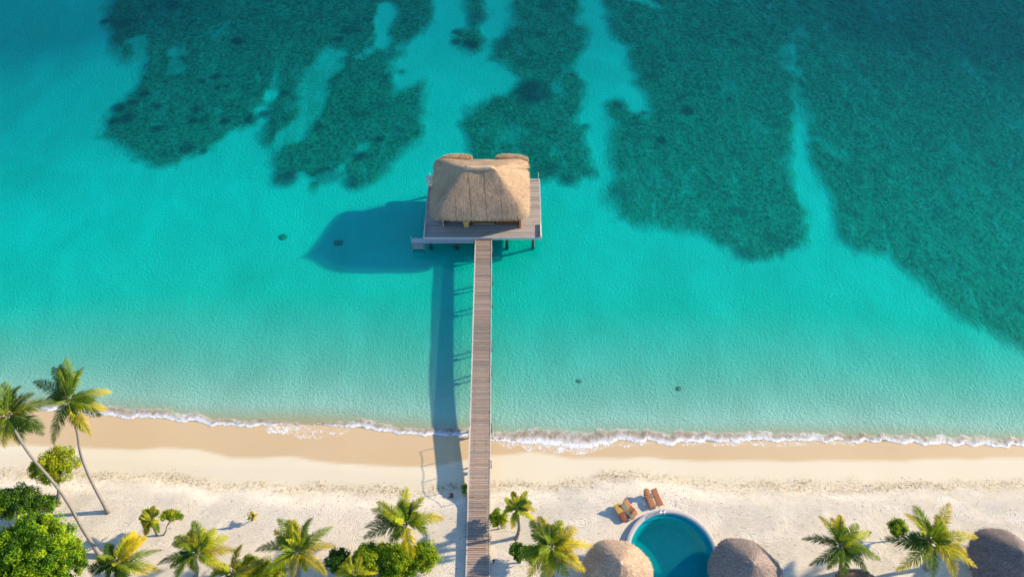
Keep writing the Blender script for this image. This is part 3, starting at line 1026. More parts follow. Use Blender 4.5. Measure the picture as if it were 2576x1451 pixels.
# stairs down into the water at the left front corner
s0 = at(1039, 603, 1.2); s1 = at(1064, 603, 1.2)
st = empty('water_stairs', (s0.x, s0.y, 0))
tag(st, 'small grey wooden stairs leading into the water at the hut platform\'s left corner', 'stairs')
L0 = (s0.x, s0.y, 0)
for i in range(5):
    q = at(1051, 602 + 7 * i, 1.25 - .34 * i)
    mb = MB(); mb.box(((s0.x + s1.x) / 2, q.y, 1.25 - .34 * i), (s1.x - s0.x, .30, .06), col=(.85, .9, .95))
    bevel(mb.build('tread', M['white_wood'], st, loc=L0), .01)
qa = at(1051, 597, 1.3); qb = at(1051, 635, -.3)
for xx in (s0.x - .05, s1.x + .05):
    mb = MB(); mb.tube([(xx, DK_Y0 - .05, 1.42), (xx, qb.y, -.35)], .07, 6, col=(.6, .65, .7))
    mb.build('stringer', M['deck'], st, loc=L0)
mb = MB(); mb.box(((s0.x + DK_X0) / 2 + .1, DK_Y0 - .25, 1.44), (DK_X0 - s0.x + .25, .5, .07), col=(.85, .9, .95))
mb.build('landing', M['white_wood'], st, loc=L0)
mb = MB(); mb.tube([(s0.x - .06, DK_Y0 - .5, 1.2), (s0.x - .06, DK_Y0 - .5, 2.4)], .035, 6)
mb.build('handrail_post', M['white_wood'], st, loc=L0)

# floating stick of driftwood
p = at(1147, 622, 0.02)
mb = MB()
mb.tube([(p.x - .45, p.y + .1, .0), (p.x - .3, p.y, .06), (p.x + .1, p.y - .02, .05), (p.x + .5, p.y, .0)], [.03, .08, .07, .03], 7)
mb.tube([(p.x - .32, p.y, .06), (p.x - .22, p.y + .16, .08)], [.05, .02], 6)
tag(mb.build('driftwood', M['pile'], None, loc=(p.x, p.y, 0)), 'dark floating stick in the shade in front of the hut platform', 'driftwood')

# ------------------------------------------------------------------ pier
ZP = 1.50
pb = at(1202, 1451, ZP); pt = at(1216.5, 592, ZP)
pier = empty('pier', (pb.x, pb.y, 0))
tag(pier, 'long narrow timber pier running from the beach sand out to the thatched hut', 'pier')
LP_ = (pb.x, pb.y, 0)


def pc(y): return pb.x + (pt.x - pb.x) * (y - pb.y) / (pt.y - pb.y)


def pw(y): return 1.93 + (1.80 - 1.93) * (y - pb.y) / (pt.y - pb.y)


Y_END = DK_Y0 - .12
mb = MB()
y = 6.0
rs = random.Random(12)
tone = 1.0
while y < Y_END - .1:
    w = rs.choice((.15, .17, .19, .2, .23))
    if rs.random() < .06: tone = rs.uniform(.78, 1.18)
    k = tone * (0.8 + .36 * rs.random())
    warm = rs.uniform(-.05, .09)
    mb.box((pc(y) + rs.uniform(-.012, .012), y + w / 2, ZP - .03 + rs.uniform(-.012, .012)), (pw(y) - .14, w - rs.choice((.02, .025, .045)), .06),
           rz=rs.uniform(-.008, .008), col=(k * (1 + warm), k, k * (1 - warm * .7)))
    y += w
bevel(mb.build('deck_boards', M['plank'], pier, loc=LP_), .006, 1)
for sgn in (-1, 1):
    mb = MB()
    ys = list(np.arange(6, Y_END, 2.9)) + [Y_END]
    for a, b in zip(ys[:-1], ys[1:]):
        k = rs.uniform(.88, 1.08)
        xa, xb = pc(a) + sgn * (pw(a) / 2 - .01), pc(b) + sgn * (pw(b) / 2 - .01)
        wid = .11 if sgn < 0 else .07
        V = []
        for (x_, y_) in ((xa, a + .01), (xb, b - .01)):
            for dx_, dz_ in ((-wid / 2, -.18), (wid / 2, -.18), (wid / 2, .035), (-wid / 2, .035)):
                V.append((x_ + dx_, y_, ZP + dz_))
        mb.add(V, [(0, 1, 2, 3), (7, 6, 5, 4), (0, 4, 5, 1), (1, 5, 6, 2), (2, 6, 7, 3), (3, 7, 4, 0)], (k, k, k * .97))
    mb.build('edge_beam', M['white_wood'], pier, loc=LP_)
mb = MB()
for sgn in (-.55, .55):
    mb.tube([(pc(6) + sgn, 6, ZP - .17), (pc(Y_END) + sgn, Y_END, ZP - .17)], .09, 6)
mb.build('joist', M['pile'], pier, loc=LP_)
post_y = [at(1190, yy, 0).y for yy in (640, 712, 768, 878, 940, 1085, 1178)] + [22.5]
for yy in post_y:
    for sgn in (-1, 1):
        x_ = pc(yy) + sgn * (pw(yy) / 2 + .01)
        mb = MB()
        mb.tube([(x_, yy, -.9), (x_ + .01, yy, .2), (x_, yy, ZP - .19)], [.10, .08, .075], 8)
        mb.build('post', M['pile'], pier, loc=LP_, smooth=True)
    mb = MB(); mb.box((pc(yy), yy + .13, ZP - .3), (pw(yy) + .2, .12, .14)); mb.build('cross_beam', M['pile'], pier, loc=LP_)
# thin rope rail on the left side where the pier crosses the beach
ya, yb_ = at(1190, 1250, ZP).y, at(1190, 1082, ZP).y
ys = np.linspace(ya, yb_, 5)
for yy in ys:
    mb = MB(); x_ = pc(yy) - pw(yy) / 2 - .05
    mb.tube([(x_, yy, ZP - .2), (x_, yy, ZP + .62)], .028, 6)
    mb.build('rail_post', M['white_wood'], pier, loc=LP_)
mb = MB()
for h_ in (.60, .32):
    pts = []
    for i in range(41):
        yy = ya + (yb_ - ya) * i / 40
        ph = (i % 10) / 10
        pts.append((pc(yy) - pw(yy) / 2 - .05, yy, ZP + h_ - .05 * math.sin(math.pi * ph)))
    if h_ == .60: mb.tube(pts, .02, 5)
mb.build('handrail', M['white_wood'], pier, loc=LP_)


# ------------------------------------------------------------------ plants
def frond_mesh(base, tip, arch, width, col, rng, nst=34, droop=.28, tipcol=None):
    """one pinnate palm leaf as rachis + many folded leaflets"""
    base, tip = np.array(base), np.array(tip)
    mid = base * .45 + tip * .55 + np.array([0, 0, arch])
    t = np.linspace(0, 1, nst)
    P = ((1 - t) ** 2)[:, None] * base + (2 * t * (1 - t))[:, None] * mid + (t ** 2)[:, None] * tip
    side_bend = np.cross(tip - base, [0, 0, 1.0])
    side_bend /= np.linalg.norm(side_bend) + 1e-9
    P += side_bend * (rng.normal(0, .12) * np.sin(np.pi * t) + rng.normal(0, .18) * t ** 2)[:, None]
    T = np.gradient(P, axis=0); T /= np.linalg.norm(T, axis=1)[:, None]
    S = np.cross(T, [0, 0, 1.0]); S /= np.linalg.norm(S, axis=1)[:, None] + 1e-9
    U = np.cross(S, T)
    mb = MB()
    mb.tube(P[::3], np.linspace(.045, .008, len(P[::3])), 5, col=(.30, .30, .08))
    twist = rng.normal(0, .25)
    for sg in (-1, 1):
        tt = np.concatenate([t[3:], (t[3:-1] + t[4:]) / 2])
        n = len(tt)
        B = np.stack([np.interp(tt, t, P[:, k]) for k in range(3)], -1)
        Tn = np.stack([np.interp(tt, t, T[:, k]) for k in range(3)], -1)
        Sn = np.stack([np.interp(tt, t, S[:, k]) for k in range(3)], -1) * sg
        Un = np.stack([np.interp(tt, t, U[:, k]) for k in range(3)], -1)
        ang = np.radians(62 - 38 * tt) + rng.normal(0, .10, n)
        L = width * (0.30 + 1.0 * np.sin(np.pi * np.clip(tt * .82 + .12, 0, 1)) ** .8) * (1 - .35 * tt ** 3) * (.85 + .3 * rng.random(n))
        D = Tn * np.cos(ang)[:, None] + Sn * np.sin(ang)[:, None] + Un * (twist * sg + .18) + rng.normal(0, .05, (n, 3))
        D /= np.linalg.norm(D, axis=1)[:, None]
        W = .036 * (1 - .3 * tt)[:, None]
        wv = Tn
        M1 = B + D * (L * .5)[:, None]
        E = B + D * L[:, None]
        E[:, 2] -= droop * L * (.6 + .8 * rng.random(n)); M1[:, 2] -= droop * L * .18
        V = np.stack([B - wv * W * .7, B + wv * W * .7, M1 + wv * W, M1 - wv * W, E + wv * W * .25, E - wv * W * .25], 1).reshape(-1, 3)
        i0 = np.arange(n) * 6
        F = np.concatenate([np.stack([i0, i0 + 1, i0 + 2, i0 + 3], -1), np.stack([i0 + 3, i0 + 2, i0 + 4, i0 + 5], -1)])
        c = np.array(col)[None, :] * (.7 + .6 * rng.random((n, 1)))
        if tipcol is not None:
            w_ = smooth01((tt - .35) / .5)[:, None]
            c = c * (1 - w_) + np.array(tipcol)[None, :] * (.8 + .4 * rng.random((n, 1))) * w_
        c6 = np.repeat(c[:, None, :], 6, 1)
        c6[:, 4:] *= np.array([1.35, 1.15, .8])
        mb.add(V, F.tolist(), c6.reshape(-1, 3))
    return mb


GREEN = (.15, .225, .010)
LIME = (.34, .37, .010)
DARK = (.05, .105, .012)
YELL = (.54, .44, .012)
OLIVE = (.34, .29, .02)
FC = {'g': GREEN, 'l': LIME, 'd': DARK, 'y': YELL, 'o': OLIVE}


def palm(label, crown, zc, base, tips, width=.55, trunk_r=(.16, .10), via=None, seed=0, extra=5, zb=Z_SAND, group=None, dz=-.5, arch=.75, nst=40, tall=False):
    rng = np.random.default_rng(seed + 100)
    c = at(crown[0], crown[1], zc)
    b = at(base[0], base[1], zb)
    b.z = float(terrain(np.array(b.x), np.array(b.y))) - .08
    root = empty('palm_tree', tuple(b))
    tag(root, label, 'palm tree', group)
    L = tuple(b)
    if via:
        pts = [b] + [at(x, y, b.z + (zc - b.z) * f) for x, y, f in via] + [c]
    else:
        m1 = b.lerp(c, .35) + Vector((rng.normal(0, .12), rng.normal(0, .1), 0))
        m2 = b.lerp(c, .7) + Vector((rng.normal(0, .12), rng.normal(0, .1), 0))
        pts = [b, m1, m2, c]
    # smooth the trunk line
    P = np.array([tuple(p) for p in pts])
    tt = np.linspace(0, len(P) - 1, 22)
    out = []
    for q in tt:
        i = min(int(q), len(P) - 2); f = q - i
        p0, p1, p2, p3 = P[max(i - 1, 0)], P[i], P[i + 1], P[min(i + 2, len(P) - 1)]
        out.append(.5 * ((2 * p1) + (-p0 + p2) * f + (2 * p0 - 5 * p1 + 4 * p2 - p3) * f * f + (-p0 + 3 * p1 - 3 * p2 + p3) * f ** 3))
    rad = [trunk_r[0] + (trunk_r[1] - trunk_r[0]) * i / 21 + (.10 * math.exp(-i / 1.2) if i < 5 else 0) for i in range(22)]
    mb = MB(); mb.tube(out, rad, 10); mb.build('trunk', M['bark'], root, loc=L, smooth=True)
    # crown heart: sheaths, fruit stalks
    mb = MB()
    for k in range(9):
        a = k * 2.4; r = .14
        mb.tube([(c.x, c.y, c.z - .25), (c.x + r * math.cos(a), c.y + r * math.sin(a), c.z - .02), (c.x + 1.9 * r * math.cos(a), c.y + 1.9 * r * math.sin(a), c.z + .12)], [.09, .07, .02], 6,
                col=(.28, .24, .07))
    mb.build('crown_heart', M['frond'], root, loc=L, smooth=True)
    for t_ in tips:
        x, y, kind = t_[0], t_[1], t_[2]
        d_ = t_[3] if len(t_) > 3 else dz
        tp = at(x, y, zc + d_ + rng.normal(0, .12))
        vis = (tp - c).length
        ln = min(1.0, vis / 2.6)
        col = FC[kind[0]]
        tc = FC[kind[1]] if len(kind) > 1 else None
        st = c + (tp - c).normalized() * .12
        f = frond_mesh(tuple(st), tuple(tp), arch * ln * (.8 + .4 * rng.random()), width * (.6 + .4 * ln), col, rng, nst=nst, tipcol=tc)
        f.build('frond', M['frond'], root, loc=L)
    for k in range(extra):   # young upright leaves in the middle of the crown
        a = rng.random() * 6.28; r = .5 + .9 * rng.random()
        r *= width / .55
        tp = c + Vector((r * math.cos(a), r * math.sin(a), (.9 + .7 * rng.random()) * width / .55))
        f = frond_mesh(tuple(c), tuple(tp), .1, width * .5, FC[rng.choice(['d', 'g', 'g', 'l'])], rng, nst=20)
        f.build('frond', M['frond'], root, loc=L)
    return root


# tall leaning palms on the left
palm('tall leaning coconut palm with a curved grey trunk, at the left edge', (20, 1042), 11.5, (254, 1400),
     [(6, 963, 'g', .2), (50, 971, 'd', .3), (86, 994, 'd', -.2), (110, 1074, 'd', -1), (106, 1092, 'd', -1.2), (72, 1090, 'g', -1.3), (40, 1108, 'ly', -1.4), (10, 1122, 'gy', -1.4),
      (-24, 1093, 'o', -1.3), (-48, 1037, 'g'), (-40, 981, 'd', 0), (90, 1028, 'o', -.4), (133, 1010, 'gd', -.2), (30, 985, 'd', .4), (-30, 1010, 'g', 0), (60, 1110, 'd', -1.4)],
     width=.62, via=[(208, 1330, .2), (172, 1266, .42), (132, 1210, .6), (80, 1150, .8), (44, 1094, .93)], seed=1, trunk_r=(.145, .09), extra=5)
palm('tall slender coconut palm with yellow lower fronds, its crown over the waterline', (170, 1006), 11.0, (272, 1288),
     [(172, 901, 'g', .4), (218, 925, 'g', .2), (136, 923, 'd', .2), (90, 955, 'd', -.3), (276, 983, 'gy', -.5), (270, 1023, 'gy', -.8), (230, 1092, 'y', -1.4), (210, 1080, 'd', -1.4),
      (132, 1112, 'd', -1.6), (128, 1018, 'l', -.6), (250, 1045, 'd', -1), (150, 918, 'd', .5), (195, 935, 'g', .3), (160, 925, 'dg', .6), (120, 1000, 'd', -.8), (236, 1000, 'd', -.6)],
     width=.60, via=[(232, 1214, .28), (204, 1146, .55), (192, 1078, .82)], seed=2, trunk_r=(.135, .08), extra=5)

SMALL = 'low palms planted in the sand'
palm('low palm with long bright yellow fronds, near the foot of the curved leaning trunk', (292, 1413), 4.2, (290, 1470),
     [(275, 1366, 'd', .2), (262, 1380, 'd', 0), (245, 1407, 'l'), (222, 1430, 'd'), (342, 1339, 'ly', .4), (357, 1367, 'y', 0), (402, 1379, 'g'), (401, 1436, 'gy'), (377, 1433, 'gy'), (267, 1452, 'd'),
      (305, 1462, 'd'), (325, 1455, 'g'), (362, 1347, 'y', .2), (350, 1350, 'ly', .3), (235, 1447, 'd')], seed=3, group=SMALL)
palm('full green palm beside the yellow-fronded one, third crown from the left along the bottom', (495, 1390), 4.2, (492, 1450),
     [(488, 1310, 'g', .5), (510, 1330, 'l', .4), (540, 1330, 'l', .3), (572, 1353, 'l'), (592, 1375, 'o'), (440, 1350, 'l'), (437, 1362, 'g'), (397, 1417, 'd'), (430, 1427, 'g'),
      (442, 1450, 'g'), (487, 1435, 'g'), (550, 1435, 'lo'), (472, 1338, 'o', .4), (552, 1412, 'g'), (524, 1345, 'g', .4)], seed=4, group=SMALL)
palm('palm cut by the bottom edge, tucked against the left green shrub', (585, 1440), 3.6, (585, 1500),
     [(602, 1370, 'o', .5), (555, 1420, 'd'), (665, 1407, 'o'), (627, 1415, 'g'), (530, 1450, 'g'), (565, 1475, 'd'), (617, 1475, 'd'), (640, 1440, 'l')], seed=5, group=SMALL, extra=2)
palm('green palm with widely spread fronds in the middle of the sand left of the pier', (750, 1383), 4.4, (748, 1450),
     [(702, 1305, 'g', .4), (722, 1310, 'o', .4), (745, 1308, 'l', .5), (787, 1304, 'g', .4), (837, 1330, 'g'), (842, 1380, 'o'), (685, 1340, 'lo'), (647, 1374, 'd'), (692, 1432, 'g'),
      (740, 1450, 'o'), (812, 1450, 'y'), (772, 1435, 'l'), (667, 1447, 'l'), (700, 1350, 'g', 0), (770, 1345, 'd', .6), (740, 1340, 'l', .7)], seed=6, group=SMALL)
palm('wide green palm with one yellow drooping frond, just left of the pier above the shrubs', (1020, 1317), 4.6, (1022, 1382),
     [(1015, 1229, 'l', .5), (955, 1258, 'l', .2), (1067, 1253, 'l', .3), (932, 1287, 'g'), (1114, 1302, 'ly', -.2), (920, 1320, 'd'), (917, 1348, 'd'), (1075, 1335, 'g'), (980, 1357, 'g'),
      (1035, 1410, 'y', -1.5), (945, 1300, 'd'), (1002, 1262, 'g', .4), (1030, 1265, 'd', .5), (1050, 1290, 'g', .2)], seed=7, group=SMALL, width=.6)
palm('yellow-green little palm growing in front of the shrubs left of the pier', (893, 1440), 3.2, (893, 1490),
     [(880, 1400, 'l', .3), (910, 1395, 'l', .3), (935, 1412, 'l'), (950, 1440, 'ly'), (850, 1425, 'l'), (845, 1445, 'ly'), (870, 1465, 'g'), (920, 1468, 'g')], seed=8, group=SMALL, extra=2, width=.45)
palm('small palm right of the pier with a bent red-brown trunk', (1300, 1280), 4.6, (1299, 1352),
     [(1296, 1236, 'o', .3), (1332, 1241, 'l', .3), (1267, 1256, 'l'), (1337, 1265, 'g'), (1345, 1287, 'o'), (1265, 1300, 'l'), (1345, 1313, 'ly'), (1285, 1328, 'ly', -1.3), (1275, 1275, 'g'),
      (1318, 1255, 'g', .4)], seed=9, group=SMALL, width=.42, via=[(1306, 1325, .4)], extra=4)
palm('large palm right of the pier with long yellow-green fronds hanging to the bottom edge', (1385, 1372), 5.2, (1388, 1450),
     [(1330, 1315, 'g', .2), (1358, 1300, 'o', .3), (1392, 1322, 'd', .5), (1415, 1312, 'l', .4), (1445, 1325, 'o', 0), (1455, 1367, 'l'), (1490, 1378, 'y'), (1452, 1405, 'ly'),
      (1430, 1445, 'g', -1.4), (1392, 1450, 'ly', -1.6), (1333, 1450, 'ly', -1.4), (1308, 1408, 'g'), (1328, 1385, 'd'), (1465, 1440, 'oy', -1.2), (1340, 1345, 'g', .3), (1420, 1335, 'g', .4),
      (1360, 1455, 'g', -1.6)], seed=10, group=SMALL, width=.62, dz=-.8)
palm('lone green palm with a star-shaped crown, right of the pool and round roofs', (2117, 1372), 4.6, (2115, 1440),
     [(2060, 1301, 'lo', .3), (2087, 1304, 'o', .4), (2113, 1296, 'ly', .5), (2152, 1314, 'g', .3), (2192, 1338, 'l'), (2020, 1351, 'd'), (2037, 1419, 'd'), (2082, 1429, 'g', -1), (2115, 1448, 'g', -1.3),
      (2185, 1434, 'd', -1), (2212, 1416, 'g'), (2184, 1383, 'g'), (2095, 1330, 'd', .6), (2130, 1330, 'g', .7), (2140, 1405, 'd', -.8)], seed=11, group=SMALL, width=.5)
palm('large palm with yellow frond tips next to the rightmost round roof', (2342, 1359), 5.0, (2330, 1430),
     [(2302, 1274, 'g', .4), (2278, 1294, 'ly', .3), (2392, 1268, 'o', .3), (2368, 1303, 'l', .6), (2457, 1351, 'ly'), (2230, 1353, 'd'), (2257, 1434, 'gy', -1), (2455, 1424, 'ly', -1),
      (2345, 1452, 'g', -1.5), (2405, 1452, 'y', -1.3), (2280, 1376, 'g', -.6), (2312, 1315, 'l', .4), (2380, 1330, 'l', .4), (2430, 1400, 'y', -.6), (2290, 1340, 'd', 0)], seed=12, group=SMALL, width=.66)
palm('tiny yellowish palm seedling alone on the open sand left of the pier', (634, 1298), 1.9, (634, 1308),
     [(626, 1294, 'y', -.1), (640, 1292, 'ly', -.1), (644, 1300, 'y', -.2), (624, 1302, 'l', -.2), (632, 1306, 'o', -.3), (640, 1306, 'y', -.3)], seed=13, group=SMALL, width=.16, trunk_r=(.04, .03),
     extra=2, arch=.2, nst=16)
palm('small shaggy palm sharing the sand with the flat-topped lime bush', (380, 1303), 3.2, (395, 1346),
     [(366, 1283, 'l', .1), (385, 1280, 'l', .3), (352, 1300, 'l', -.2), (365, 1312, 'l', -.5), (385, 1325, 'o', -.6), (395, 1312, 'l', -.3), (368, 1328, 'g', -.7), (355, 1291, 'l', 0), (391, 1275, 'lo', .3), (357, 1308, 'o'), (362, 1342, 'o', -1), (377, 1334, 'l', -.6), (402, 1337, 'g', -.6), (372, 1285, 'l', .2), (360, 1322, 'g', -.6), (392, 1322, 'g', -.6)],
     seed=14, group=SMALL, width=.36, trunk_r=(.07, .05), extra=3)


def leafy(mb, center, radii, n, leaf, cols, rng, clump=.32, nclump=60):
    """leaf-sized faces in clumps spread through an ellipsoid's volume"""
    center = np.array(center); radii = np.array(radii)
    cc = rng.normal(0, 1, (nclump, 3)); cc /= np.linalg.norm(cc, axis=1)[:, None]
    cc[:, 2] = np.where(cc[:, 2] < -.35, -cc[:, 2], cc[:, 2])
    cc *= (rng.random((nclump, 1)) ** .35) * .86
    cr = clump * radii.mean() * (.55 + .8 * rng.random(nclump))
    cc = center + cc * radii
    kc = rng.integers(0, nclump, n)
    d = rng.normal(0, 1, (n, 3)); d /= np.linalg.norm(d, axis=1)[:, None]
    r = (rng.random(n) ** .4) * cr[kc]
    P = cc[kc] + d * r[:, None] * np.array([1, 1, .8])
    nrm = d * .7 + rng.normal(0, .6, (n, 3)) + np.array([0, 0, .55]); nrm /= np.linalg.norm(nrm, axis=1)[:, None]
    a = np.cross(nrm, rng.normal(0, 1, (n, 3))); a /= np.linalg.norm(a, axis=1)[:, None]
    b = np.cross(nrm, a)
    s = leaf * (.6 + .8 * rng.random((n, 1)))
    V = np.stack([P - a * s, P + b * s * .45, P + a * s, P - b * s * .45], 1).reshape(-1, 3)
    F = np.arange(n * 4).reshape(n, 4)
    cols = np.array(cols)
    ck = rng.integers(0, len(cols), nclump)
    C = cols[ck[kc]] * (.6 + .8 * rng.random((n, 1)))
    C = np.repeat(C[:, None, :], 4, 1).reshape(-1, 3)
    mb.add(V, F.tolist(), C)


def broad_tree(name, label, cat, crown, zc, base, radii, n, leaf, cols, seed, lobes=None, trunk=True, group=None, tr=.12, nclump=60, clump=.32):
    rng = np.random.default_rng(seed)
    c = at(crown[0], crown[1], zc)
    b = at(base[0], base[1], Z_SAND)
    b.z = float(terrain(np.array(b.x), np.array(b.y))) - .06
    root = empty(name, tuple(b)); tag(root, label, cat, group)
    L = tuple(b)
    mb = MB()
    fork = b.lerp(c, .5) + Vector((rng.normal(0, .08), rng.normal(0, .08), 0))
    mb.tube([b, b.lerp(fork, .5) + Vector((rng.normal(0, .05), 0, 0)), fork], [tr * 1.5, tr * 1.05, tr * .9], 8)
    allc = [(c, radii, 1.0)] + [(at(x, y, z), r, f) for x, y, z, r, f in (lobes or [])]
    for cc, rr, f in allc:
        for k in range(4):
            e = cc + Vector((rng.normal(0, rr[0] * .35), rng.normal(0, rr[1] * .35), rr[2] * .1))
            mb.tube([fork, fork.lerp(e, .55) + Vector((0, 0, -.05)), e], [tr * .6, tr * .4, tr * .12], 6)
    mb.build('trunk', M['bark'], root, loc=L, smooth=True)
    mb = MB()
    for cc, rr, f in allc:
        leafy(mb, tuple(cc), rr, int(n * f), leaf, cols, rng, clump, nclump)
    mb.build('crown', M['leaf'], root, loc=L)
    return root


G1 = [(.13, .25, .008), (.19, .31, .008), (.075, .17, .010), (.30, .40, .010)]
G2 = [(.27, .33, .010), (.33, .37, .012), (.21, .29, .010), (.38, .37, .015)]
G3 = [(.17, .28, .008), (.24, .34, .008), (.33, .38, .010), (.10, .19, .010)]
G4 = [(.03, .085, .012), (.045, .115, .014), (.07, .15, .015)]
broad_tree('broadleaf_tree', 'lime green rounded tree on a thin trunk behind the curved leaning palm trunk', 'tree', (147, 1168), 4.2, (145, 1262), (2.05, 1.9, 1.2), 11000, .085, G2, 1,
           lobes=[(100, 1180, 3.8, (.95, .95, .7), .25)], tr=.12, nclump=80, clump=.26)
broad_tree('broadleaf_tree', 'big dense dark green tree filling the bottom left corner', 'tree', (95, 1372), 5.0, (95, 1440), (3.5, 2.9, 2.0), 30000, .10, G1, 2,
           lobes=[(15, 1400, 4.6, (2.8, 2.6, 1.8), .5), (165, 1420, 4.2, (2.0, 1.9, 1.5), .35), (40, 1470, 4.5, (3.4, 2.2, 1.8), .4)], tr=.25, nclump=150, clump=.2)
broad_tree('broadleaf_tree', 'dark green bushy tree at the left edge, behind the big corner tree', 'tree', (42, 1262), 3.4, (40, 1310), (2.3, 1.5, 1.1), 11000, .09, G1[:3] + G4, 3,
           lobes=[(105, 1270, 2.8, (1.6, 1.0, .8), .3), (-10, 1280, 3.2, (1.6, 1.6, 1.2), .4)], tr=.14, nclump=80, clump=.27)
broad_tree('shrub', 'flat-topped lime green bush on crooked stems beside the small shaggy palm', 'shrub', (432, 1297), 2.9, (410, 1346), (1.15, .50, .34), 4200, .06, G2 + G3, 4, tr=.05, nclump=40, clump=.38)
SH = 'green shrubs planted in the sand'
broad_tree('shrub', 'wide green shrub at the bottom edge between the two left palms', 'shrub', (640, 1432), 2.6, (640, 1460), (1.6, 1.3, .9), 9000, .075, G2 + G3, 5, lobes=[(690, 1440, 2.2, (1.2, .8, .6), .4)],
           tr=.07, group=SH, clump=.3)
broad_tree('shrub', 'darkest round shrub at the left end of the shrub row by the pier', 'shrub', (850, 1408), 2.2, (850, 1430), (1.15, 1.05, .75), 6500, .07, G4, 6, tr=.06, group=SH)
broad_tree('shrub', 'broad bright green shrub in the middle of the row left of the pier', 'shrub', (935, 1405), 2.5, (935, 1440), (1.75, 1.45, 1.0), 14000, .075, G3 + G2[:1], 7,
           lobes=[(905, 1440, 2.1, (1.4, 1.0, .7), .4), (965, 1385, 2.2, (1.0, .8, .6), .2)], tr=.08, group=SH, nclump=90, clump=.27)
broad_tree('shrub', 'green shrub under the drooping yellow frond, left of the pier', 'shrub', (1005, 1405), 2.6, (1005, 1440), (1.6, 1.45, 1.0), 12000, .075, G3, 8, lobes=[(990, 1445, 2.2, (1.5, 1.0, .7), .4), (1035, 1430, 2.2, (1.2, 1.0, .7), .3)],
           tr=.08, group=SH, nclump=80, clump=.28)
broad_tree('shrub', 'round yellow-green shrub at the right end of the row, nearest the pier', 'shrub', (1068, 1400), 2.4, (1066, 1430), (1.3, 1.3, .95), 10000, .075, G3 + G2[:2], 9, tr=.07, group=SH, nclump=70)
broad_tree('shrub', 'bright green shrub touching the right side of the pier', 'shrub', (1254, 1303), 2.4, (1256, 1330), (.85, .85, .65), 5200, .065, G2 + G3[:2], 10, tr=.05, group=SH)
broad_tree('shrub', 'dark leafy shrub at the left foot of the large palm right of the pier', 'shrub', (1305, 1388), 2.4, (1308, 1415), (.85, .85, .7), 4000, .08, G4 + G1[:1], 11, lobes=[(1335, 1395, 2.2, (.9, .8, .6), .5)],
           tr=.06, group=SH)
broad_tree('shrub', 'dark green shrub behind the left fronds of the palm next to the rightmost roof', 'shrub', (2258, 1328), 2.6, (2260, 1358), (.85, .8, .6), 3600, .075, G1 + G4[:1], 12, tr=.06, group=SH)
broad_tree('shrub', 'little green shrub squeezed against the left side of the pier on the beach', 'shrub', (1169, 1231), 1.0, (1170, 1236), (.26, .5, .38), 900, .06, G1, 13, tr=.03, nclump=24, clump=.5)

# ------------------------------------------------------------------ round thatched roofs
def round_roof(label, ctr, R, ze, zr, seed, mat, tint=(1, 1, 1), apexoff=(0, 0), dark=0.0):
    c = at(ctr[0], ctr[1], ze)
    root = empty('thatch_umbrella', (c.x, c.y, Z_SAND))
    tag(root, label, 'thatched umbrella', 'round thatched roofs by the pool')
    L = (c.x, c.y, Z_SAND)
    rng = np.random.default_rng(seed)

    def pt_(th, v):
        r = R * (1 - v) * (1 + .03 * np.sin(th * 3 + seed) + .015 * np.sin(th * 7))
        z = ze + (zr - ze) * (1 - (1 - v) ** 1.22)
        return np.stack([c.x + r * np.cos(th) + apexoff[0] * v, c.y + r * np.sin(th) + apexoff[1] * v, z], -1)
    TH = np.linspace(0, 2 * np.pi, 97)
    T2, V2 = np.meshgrid(TH, np.linspace(0, 1, 18), indexing='ij')
    P = pt_(T2, V2)
    rim = []
    for dz, k in ((-.12, 1.01), (-.26, .98), (-.32, .92), (-.2, .7), (.3, .35)):
        q = pt_(TH, TH * 0).copy()
        q[:, 0] = c.x + (q[:, 0] - c.x) * k; q[:, 1] = c.y + (q[:, 1] - c.y) * k; q[:, 2] += dz
        rim.append(q)
    mb = MB()
    mb.grid(np.concatenate([np.stack(rim[::-1], 1), P], 1), (np.array(tint) * .7))
    n = 13000
    th = rng.random(n) * 2 * np.pi
    v = 1 - np.sqrt(rng.random(n)) * .995
    p0 = pt_(th, v); p1 = pt_(th, v - .03); p2 = pt_(th + .01, v)
    al = p1 - p0; al /= np.linalg.norm(al, axis=1)[:, None] + 1e-9
    nr = np.cross(al, p2 - p0); nr /= np.linalg.norm(nr, axis=1)[:, None] + 1e-9
    nr[nr[:, 2] < 0] *= -1
    k = (.65 + .7 * rng.random(n)) * (.85 + .3 * fbm(p0[:, 0], p0[:, 1], 1.5, 2))
    straw(mb, p0 + np.array([0, 0, .015]), al, nr, .34, .016, k[:, None] * np.array(tint), rng, lift=.08)
    n = 2600
    th = rng.random(n) * 2 * np.pi
    p0 = pt_(th, th * 0 + .01)
    ow = np.stack([np.cos(th), np.sin(th), th * 0], -1)
    straw(mb, p0, ow * .5 + np.array([0, 0, -1.0]), ow, .3, .018, (.6 + .6 * rng.random(n))[:, None] * np.array(tint), rng)
    mb.build('thatched_canopy', mat, root, loc=L)
    mb = MB(); mb.tube([(c.x, c.y, Z_SAND - .1), (c.x, c.y, zr - .3)], .10, 10); mb.build('pole', M['bark'], root, loc=L, smooth=True)
    mb = MB(); mb.tube([(c.x + apexoff[0], c.y + apexoff[1], zr - .18), (c.x + apexoff[0], c.y + apexoff[1], zr + .05), (c.x + apexoff[0], c.y + apexoff[1], zr + .1)], [.22, .14, .04], 10,
                       col=tuple(1.2 * np.array(tint)))
    mb.build('apex_cap', mat, root, loc=L, smooth=True)
    return root


